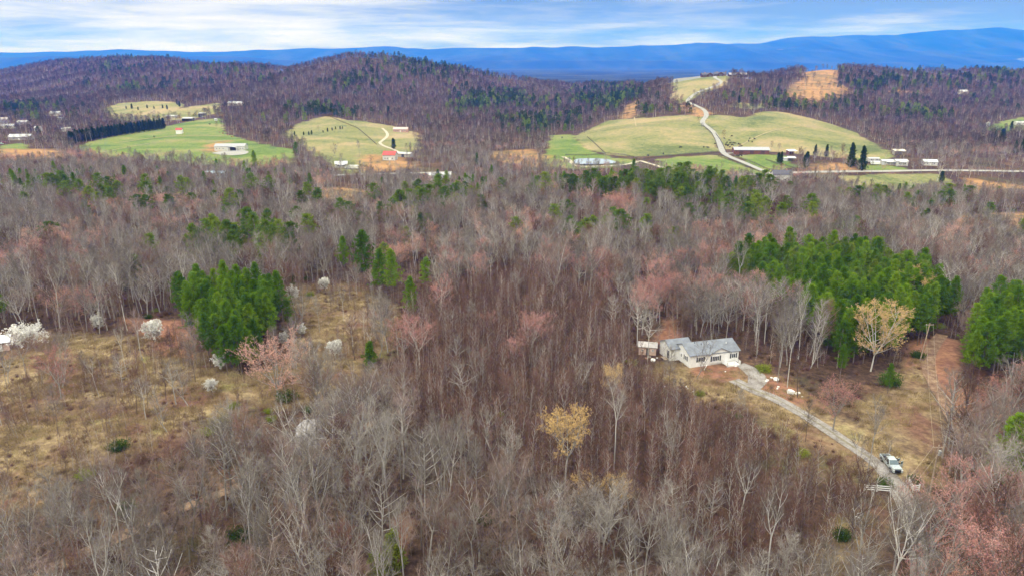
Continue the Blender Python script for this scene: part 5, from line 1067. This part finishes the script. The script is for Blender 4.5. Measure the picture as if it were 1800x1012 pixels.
for px, py, k, sc, lb in [(1342,652,1,1.3,'yellow green bush beside the parking pad'),(505,704,0,1.4,'dark green bush under the salmon dome tree'),(1564,676,0,1.6,'low green bush below the golden tan tree'),(1480,946,0,1.0,'green bush on the bank below the white fence'),(150,838,1,1.1,'yellow green bush at the end of the dry meadow'),(412,716,1,.9,'bright green sapling bush at the meadow path'),(1110,640,1,1.0,'yellowish bush left of the rubbish pile'),(1230,694,1,.8,'yellowish bush in the scrub below the house'),(1554,854,0,.9,'dark bush behind the left white fence panel'),(1606,846,0,.75,'dark bush behind the right white fence'),(1412,800,1,.9,'green bush at the thicket edge by the drive'),(545,520,1,1.0,'yellowish bush in the upper clearing'),(1612,628,0,1.1,'round black green bush at the foot of the tall pole'),(210,790,0,1.2,'dark bush in the lower dry meadow'),(220,900,0,1.1,'green bush among the near grey trees, leftmost'),(420,950,0,1.2,'green bush below the sandy path under the trees')]:
    put('shrub', SHB_P[k], px, py, sc, lb, 'bush', keep=1.5)
# the clipped dark hedge of conifers across the valley
for k in range(34):
    f = k/33; put('dark_conifer', DRK_P[k % 2], 124+164*f, 254-(10*f+17*f**.8), 1.0+.1*random.random(), 'dark conifer in the unbroken hedge row left of the far green field', 'tree', 'conifers of the dark hedge row', keep=3)
for px, py, sc, lb in [(1515,300,1.55,'largest dark pine at the valley road'),(1496,294,1.55,'tall dark pine just left of the largest roadside one'),(1416,296,1.15,'pointed dark conifer beside the bare pink tree'),(1368,287,.75,'left one of the paired cedars beside the paddock'),(1373,287,.75,'right one of the paired cedars beside the paddock'),(1432,275,.8,'dark tree behind the farmyard, leftmost of two'),(1452,276,.85,'dark tree behind the farmyard, rightmost of two'),(1654,322,.8,'dark round evergreen by the roadside bare tree'),(1777,228,.9,'round dark tree on the knoll before the white roof'),(1760,252,1.3,'wide dark tree above the bare red bank'),(1784,270,.9,'dark evergreen clump at the picture edge of the far bank'),(1796,270,1.0,'dark evergreen cut off by the picture edge on the far bank'),(1748,250,1.0,'smaller dark tree joined to the wide one above the bank'),(692,263,.9,'dark evergreen beside the track to the red roofed house'),(683,208,1.3,'dark evergreen at the left edge of the farm woods'),(1335,166,1.0,'dark evergreen at the foot of the orange slope'),(1346,192,.95,'dark evergreen above the small grass glade'),(1299,182,.9,'dark evergreen where the lane bends below the hilltop')]:
    put('dark_conifer', DRK_P[random.randint(0, 1)], px, py, sc, lb, 'tree', keep=4)
for px, py, s in [(222,192,.42),(232,192,.7),(243,194,.45),(259,191,.5),(271,192,.4),(286,191,.5),(294,193,.6),(312,185,.8),(316,188,.7)]: put('dark_conifer', DRK_P[1], px, py, s, 'small dark evergreen dotted over the upper hill pasture', 'tree', 'evergreens on the upper hill pasture')
for px, py in [(518,238),(534,238),(543,238),(548,237),(568,234),(576,232),(584,230),(590,228),(598,228),(602,227)]: put('dark_conifer', DRK_P[1], px, py, .25+.2*random.random(), 'little dark evergreen in the dotted line across the hill pasture', 'tree', 'evergreens in a line on the hill pasture')
for px, py, k, sc, lb in [(590,280,2,.8,'round bare tree alone on the near slope of the hill pasture'),(632,276,1,.75,'slim bare tree at the bottom of the hill pasture'),(560,231,2,.4,'faint bare tree on the open hill pasture'),(623,222,1,.7,'bare tree on the fence line of the hill pasture'),(642,224,1,.8,'second bare tree on the fence line of the hill pasture'),(1402,293,5,.9,'bare pinkish tree beside the pointed dark conifer'),(1648,318,2,1.0,'round bare tree over the dark evergreen at the roadside'),(1478,290,5,1.0,'broad dim bare tree between the dark pines and the farmyard'),(600,310,1,.9,'bare tree in front of the small white house by the road'),(1120,606,4,.9,'pale bare tree with light limbs left of the pink shed'),(1176,690,9,.75,'pale bare tree before the left end of the white house'),(1522,846,6,.85,'pale bare tree with a light trunk beside the truck'),(1686,872,3,1.0,'big upright grey tree right of the transformer pole'),(1610,1024,2,.95,'many stemmed grey tree over the lower drive'),(950,670,4,.62,'pale round bare tree alone in the middle of the thicket'),(838,680,4,.62,'pale bare tree with bent limbs left in the thicket'),(1366,672,1,.85,'grey bare tree leaning over the scrap by the parking pad'),(1384,680,6,.85,'thin bare tree behind the scrap by the parking pad'),(1296,752,9,.6,'thin dark bare tree at the lower side of the drive'),(1416,775,9,.6,'slim bare tree at the outer bend of the drive'),(1245,935,4,.7,'twisted pale bare tree low in the thicket'),(1180,945,4,.72,'pale stag headed tree in the thicket beside the small yellow trees'),(572,500,2,.85,'grey bare tree at the top of the clearing'),(1072,596,4,.85,'forked pale tree at the thicket edge beyond the shed')]:
    put('bare_tree', BARE_P[k], px, py, sc, lb, 'tree', keep=2.2)
for px, py in [(205,712),(118,690),(292,702),(326,690),(242,660),(352,652),(300,632),(150,660),(180,740),(60,700),(260,716),(20,760)]:
    put('bare_tree', BARE_P[random.choice((5, 7, 9))], px, py, random.uniform(.36, .52), 'small dark bare tree standing in the dry meadow', 'tree', 'small trees in the dry meadow', keep=2)
for px, py in [(520,566),(562,584),(604,566),(640,596),(545,640),(620,612),(582,548),(530,612),(668,560),(650,622),(600,660),(556,668)]:
    put('bare_tree', BARE_P[random.choice((1, 6, 9, 3))], px, py, random.uniform(.42, .62), 'slim pale bare tree standing in the brown clearing', 'tree', 'slim trees in the brown clearing', keep=2)
SP_ = np.array(SPECIAL)
def off_special(P, extra=0.0):
    ok = np.ones(len(P), bool)
    for x, y, r in SP_: ok &= np.hypot(P[:, 0]-x, P[:, 1]-y) > r+extra
    return ok
def z3(P, d=.1): return np.c_[P, H(P[:, 0], P[:, 1])-d]

# --- pine stands
P, g = grid_pts(170, 360, 3.7, 21); px, py = pix(P); k = inpix(px, py, GROVE) & off_special(P, -.8) & clear_of(P, .8, .8); P = P[k]; px = px[k]
order = np.argsort(P[:, 1])
for i in order[:285]:
    where = ('left pine grove below the dark pines', 'pine in the tall bright green grove left of the clearing') if px[i] < 700 else (('pines of the plantation', 'bright green pine in the plantation behind the golden tan tree') if px[i] < 1676 else ('pines right of the dirt track', 'bright green pine in the stand right of the dirt track'))
    plant('pine_tree', PINE_P[g.integers(0, 4)], (P[i, 0], P[i, 1], float(H(*P[i]))-.1), g.random()*6.28, float(.78+.34*g.random()), where[1], 'tree', where[0], tilt=(g.normal()*.02, g.normal()*.02))
rest = order[285:]
Pr = [P[rest]]; Sr = [.78+.34*g.random(len(rest))]
# --- ridge and scattered pines in the middle wood
P, g = grid_pts(215, 640, 6.2, 22); px, py = pix(P)
dens = np.clip(fbm(P[:, 0]/38, P[:, 1]/30, 40, 3)*2.6+.12, 0, 1)
PBLOB = [(1100,335,170,26,1.6),(1190,352,150,26,1.3),(1000,330,70,16,1.0),(1330,405,75,20,1.2),(1270,372,90,22,1.2),(1020,425,36,18,1.0),(700,400,80,22,.75),(760,375,90,18,.5),(430,468,80,14,2.2),(250,372,230,20,.6),(120,335,140,16,.6),(560,350,70,14,.5),(1640,385,60,14,.6),(1580,370,120,22,.45),(1180,420,120,30,.3),(60,540,60,16,.7),(1500,440,120,14,.5),(480,330,90,12,.5),(150,330,120,12,.35),(830,350,80,18,.6)]
def pine_map(px, py):
    r = np.zeros(len(px))
    for cx, cy, rx, ry, w in PBLOB: r = np.maximum(r, w*np.exp(-(((px-cx)/rx)**2+((py-cy)/ry)**2)))
    return r
pr_ = pine_map(px, py)
sel = (g.random(len(P)) < np.clip(pr_*(.35+1.3*dens), 0, .95)) | (g.random(len(P)) < .010)
sel &= (P[:, 1] < 470) | (g.random(len(P)) < .12)
sel &= ~inzone(P, OPENW, 2) & ~inzone(P, ('straw', 'red')) & clear_of(P, .9, 3) & off_special(P, .5) & ~inpix(px, py, GROVE) & ~inpix(px, py, THICK) & (py < 520)
P = P[sel]; px = px[sel]; py = py[sel]; order = np.argsort(P[:, 1])
for i in order[:260]:
    x_ = px[i]; y_ = py[i]
    w = ('pines of the dark wall above the left grove', 'dark olive pine in the row above the left grove') if 330 < x_ < 520 and 420 < y_ < 490 else (('pines on the low ridge', 'olive green pine on the low ridge in the middle of the wood') if 880 < x_ < 1420 else (('pines scattered in the western wood', 'olive green pine scattered in the grey wood left of the ridge') if x_ <= 880 else ('pines scattered in the eastern wood', 'olive green pine scattered in the grey wood right of the ridge')))
    plant('scrub_pine', SCR_P[g.integers(0, 2)], (P[i, 0], P[i, 1], float(H(*P[i]))-.1), g.random()*6.28, (lambda q: (q*(1.1 if 'wall' in w[0] else 1.5), q*(1.1 if 'wall' in w[0] else 1.5), q))(float((.75+.4*g.random())*np.interp(P[i, 1], [260, 420, 520], [1.05, .98, .72])*(1.35 if 'wall' in w[0] else 1.1))), w[1], 'tree', w[0], tilt=(g.normal()*.03, g.normal()*.03))
MIDP = P; rest2 = order[260:]
if len(rest)+len(rest2):
    Pa = np.concatenate([Pr[0], P[rest2]]); n = len(Pa); scatter('pine_woods', PINE_J+SCR_J, z3(Pa), rng.random(n)*6.28, np.where(Pa[:, 1] > 300, .52, .75)+.34*rng.random(n), np.r_[rng.integers(0, 4, len(rest)), rng.integers(4, 6, len(rest2))])

# --- bare woods of the foreground and the middle distance
P, g = grid_pts(62, 690, 3.9, 23); px, py = pix(P)
sp_keep = np.where(P[:, 1] < 175, .72+.28*np.clip(fbm(P[:, 0]/22, P[:, 1]/22, 50, 2)*3+.3, 0, 1), np.interp(P[:, 1], [200, 400, 500, 560], [.72, .72, .6, .42]) + .5*((px > 780) & (px < 1320) & (P[:, 1] > 470)))
k = ~inzone(P, OPENW, 1.5) & ~inpix(px, py, OPENP) & ~inzone(P, ('straw', 'red'), 0) & ~inpix(px, py, GROVE) & ~inpix(px, py, THICK) & ~inpix(px, py, DARKWALL) & clear_of(P, 1.0, 1.2) & off_special(P, 0) & (g.random(len(P)) < sp_keep)
k &= ~(inpix(px, py, [[(1560,1100),(1500,900),(1580,870),(1650,850),(1680,900),(1660,1100)]]) & (g.random(len(P)) < .6))
k &= g.random(len(P)) > .92*np.clip(pine_map(px, py)*1.1-.1, 0, 1)
k &= (px > -420) & (px < 2220)
# a sprinkling inside the dry meadow, the thicket and the young pines' edge
k2 = inzone(P, ('straw',), 0) & (g.random(len(P)) < np.where(px < 760, .11, .03)) & clear_of(P, 1.1, 2) & off_special(P, 1); k2 |= inpix(px, py, THICK) & (g.random(len(P)) < .055) & clear_of(P, 1, 2) & off_special(P, 1)
k2 |= inpix(px, py, DARKWALL) & (g.random(len(P)) < .35)
k |= k2
P = P[k]; px = px[k]; py = py[k]; small = k2[k]
kind = g.integers(0, len(BARE_P), len(P)); sc = .72+.36*g.random(len(P)); sc[small] *= .72; sc *= np.interp(P[:, 1], [200, 280, 420, 520, 640], [1.02, .9, .74, .58, .52])*(1+.5*np.clip(fbm(P[:, 0]/40, P[:, 1]/40, 61, 2), -.4, .4))
red = (fbm(P[:, 0]/45, P[:, 1]/45, 60, 3)+.10*g.normal(size=len(P)) > np.where((P[:, 1] < 175) & (px < 1540), .5, .205)) | ((px > 1600) & (py > 700) & (g.random(len(P)) < .22))
front = (px > -60) & (px < 1860)
order = np.argsort(P[:, 1]+np.where(front, 0, 1e5)+np.where(P[:, 1] < 76, 1e4, 0)); used = np.zeros(len(P), bool); nb = nm = 0
def area(x, y):
    if y < 700: return 'by the house and clearing' if y > 600 else 'in the wood beyond the clearing'
    return 'in the near wood under the dry meadow' if x < 430 else ('in the near wood around the pale rock' if x < 760 else ('in the near wood before the yellow trees' if x < 1100 else ('in the brown thicket below the drive' if x < 1560 else 'beside the lower end of the drive')))
for i in order:
    if red[i]:
        if nm >= 70: continue
        nm += 1; used[i] = True
        plant('red_maple', MAP_P[int(kind[i]) % 2], (P[i, 0], P[i, 1], float(H(*P[i]))-.1), g.random()*6.28, tuple(float(sc[i]*q) for q in (.82+.36*g.random(), .82+.36*g.random(), .88+.24*g.random())), 'reddish budded tree growing '+area(px[i], py[i]), 'tree', 'reddish trees '+area(px[i], py[i]), tilt=(g.normal()*.03, g.normal()*.03))
    else:
        if nb >= 275: continue
        nb += 1; used[i] = True; s_ = BARE_SPEC[kind[i]]
        plant('bare_tree', BARE_P[kind[i]], (P[i, 0], P[i, 1], float(H(*P[i]))-.1), g.random()*6.28, tuple(float(sc[i]*q) for q in (.82+.36*g.random(), .82+.36*g.random(), .88+.24*g.random())), s_[0]+' '+area(px[i], py[i]), 'tree', s_[0]+' '+area(px[i], py[i]), tilt=(g.normal()*.04, g.normal()*.04))
u = ~used; a = u & ~red; n = int(a.sum()); scatter('bare_woods', BARE_J, z3(P[a]), g.random(n)*6.28, sc[a], kind[a])
a = u & red; n = int(a.sum()); scatter('reddish_woods', MAP_J, z3(P[a]), g.random(n)*6.28, sc[a]*.95, g.integers(0, 3, n))

# --- the brown thicket of young trees, and undergrowth
P, g = grid_pts(80, 330, 1.75, 24); px, py = pix(P)
inth = inpix(px, py, THICK); near = (P[:, 1] < 300) & ~inth & ~inpix(px, py, OPENP[1:6]+OPENP[-1:]) & ~inzone(P, ('straw', 'red'), 0) & ~inpix(px, py, GROVE)
k = (inth & (g.random(len(P)) < .80)) | (near & (g.random(len(P)) < .26)) | (inzone(P, ('straw',)) & (fbm(P[:, 0]/14, P[:, 1]/14, 70, 2) > .0) & (g.random(len(P)) < .42) & (px < 720))
k &= ~inpix(px, py, OPENP[1:6]) & clear_of(P, .85, .9) & off_special(P, -.6) & (px > -250) & (px < 2050); P = P[k]; px = px[k]; py = py[k]; th = inth[k]
sc = (.50+.50*g.random(len(P)))*np.where(th, 1, .62); kd = g.integers(0, 4, len(P)); order = np.argsort(P[:, 1]+np.where((px > 0) & (px < 1800) & (py < 1030), 0, 1e5)); used = np.zeros(len(P), bool)
for i in order[:290]:
    used[i] = True; w = 'in the brown thicket below the drive' if px[i] > 1060 else ('among the near grey trees below the yellow trees' if px[i] > 560 else 'among the near grey trees beside the sandy path')
    plant('young_tree', SAP_P[kd[i]], (P[i, 0], P[i, 1], float(H(*P[i]))-.05), g.random()*6.28, tuple(float(sc[i]*q) for q in (.82+.36*g.random(), .82+.36*g.random(), .88+.24*g.random())), 'thin brown bare sapling '+w, 'sapling', 'saplings '+w, tilt=(g.normal()*.05, g.normal()*.05))
u = ~used; n = int(u.sum()); scatter('young_woods', SAP_J, z3(P[u], .05), g.random(n)*6.28, sc[u], kd[u])
P, g = grid_pts(70, 420, 2.3, 25); px, py = pix(P)
k = ~inzone(P, OPENW, 1) & clear_of(P, .8, .5) & off_special(P, -1.5) & (px > -300) & (px < 2100)
st = inzone(P, ('straw',)); rd = inzone(P, ('red',)); f = fbm(P[:, 0]/11, P[:, 1]/11, 80, 3)
k &= np.where(st, f > .08, np.where(rd, f > .25, f > -.10)) & (g.random(len(P)) < np.where(st, .6, .55)); P = P[k]; st = st[k]; n = len(P)
scatter('undergrowth', BR_J, z3(P, .03), g.random(n)*6.28, (.5+.8*g.random(n))*np.where(st, .62, 1), g.integers(0, 3, n))
P, g = grid_pts(90, 330, 1.5, 26); k = inzone(P, ('straw',), 1.5) & clear_of(P, .7, .1) & (fbm(P[:, 0]/9, P[:, 1]/9, 90, 3) > -.12) & (g.random(len(P)) < .75); P = P[k]; n = len(P)
scatter('grass', GR_J, z3(P, .02), g.random(n)*6.28, .5+.9*g.random(n), g.integers(0, 2, n))
P, g = grid_pts(75, 420, 7.5, 27); px, py = pix(P); k = ~inzone(P, OPENW+('straw', 'red'), 0) & clear_of(P, 1, 1.5) & (fbm(P[:, 0]/25, P[:, 1]/25, 95, 3) > .12) & (g.random(len(P)) < .5) & off_special(P, 0); P = P[k]; n = len(P)
scatter('green_undergrowth', SHB_J, z3(P, .03), g.random(n)*6.28, .45+.6*g.random(n), g.integers(0, 2, n))

# --- far woods over the hills
P, g = grid_pts(640, 2700, 7.6, 28, .82, 1.0)
crest = np.interp(P[:, 0]/P[:, 1], cols_u, cols_crest)
px, py = pix(P); k = ~inpix(px, py, FARMYARD) & (P[:, 1] < crest+140) & (~inzone(P, ('pasture', 'green'), 2.0) | (~inzone(P, ('pasture', 'green'), -9.0) & (g.random(len(P)) < .16))) & (~inzone(P, ('orange',), 0) | (g.random(len(P)) < .06)) & clear_of(P, 1.0, 3) & off_special(P, .5) & (px > -160) & (px < 1960)
k &= ~((P[:, 1] > 1500) & (g.random(len(P)) < .30))
P = P[k]; px = px[k]; py = py[k]; n = len(P)
pn = np.full(n, .004)
for cx, cy, rx, ry, w in [(740,128,95,16,.75),(660,150,70,14,.45),(870,185,80,16,.7),(950,225,60,22,.6),(560,205,60,12,.3),(1070,180,55,18,.85),(1150,205,60,10,.3),(1330,180,60,12,.45),(1420,190,70,14,.55),(1600,150,130,18,.5),(1740,140,90,16,.5),(1620,200,120,14,.3),(300,150,80,9,.6),(380,135,90,12,.3),(200,120,60,14,.3),(60,205,70,12,.45),(250,160,70,6,.7),(1000,140,60,5,.4),(1480,130,60,14,.15)]:
    pn = np.maximum(pn, 1.25*w*np.exp(-(((px-cx)/rx)**2+((py-cy)/ry)**2)))
cl_ = np.clip(fbm(P[:, 0]/60, P[:, 1]/80, 97, 3)*3+.5, 0, 1.4); ev = g.random(n) < pn*cl_
rd = fbm(P[:, 0]/80, P[:, 1]/80, 98, 3)+.1*g.normal(size=n) > .24; kd = np.where(rd & (P[:, 1] < 1300), 4, g.integers(0, 4, n)); sc = (.75+.5*g.random(n))*np.interp(P[:, 1], [640, 1000, 1600], [.62, .72, .85])
a = ~ev; m_ = int(a.sum()); scatter('hill_woods', FB, z3(P[a], .2), g.random(m_)*6.28, sc[a], kd[a])
m_ = int(ev.sum()); scatter('evergreen_woods', FP, z3(P[ev], .2), g.random(m_)*6.28, sc[ev]*1.12, g.integers(0, 3, m_))

# ------------------------------------------------------------------ air
hb = MB().box(-42000, 42000, -500, 27500, -110, 1120); m = bpy.data.materials.new('haze_air'); m.use_nodes = True; t = m.node_tree; t.nodes.clear()
o = N('ShaderNodeOutputMaterial', t); v = N('ShaderNodeVolumePrincipled', t); v.inputs['Color'].default_value = (.005, .135, 1.0, 1); v.inputs['Absorption Color'].default_value = (1, 1, 1, 1); v.inputs['Density'].default_value = 1.0e-4; v.inputs['Anisotropy'].default_value = 0.0
LK(v.outputs[0], o.inputs['Volume'], t)
tag(hb.obj('haze', m), kind='stuff')
print('OBJECTS', len(bpy.data.objects))
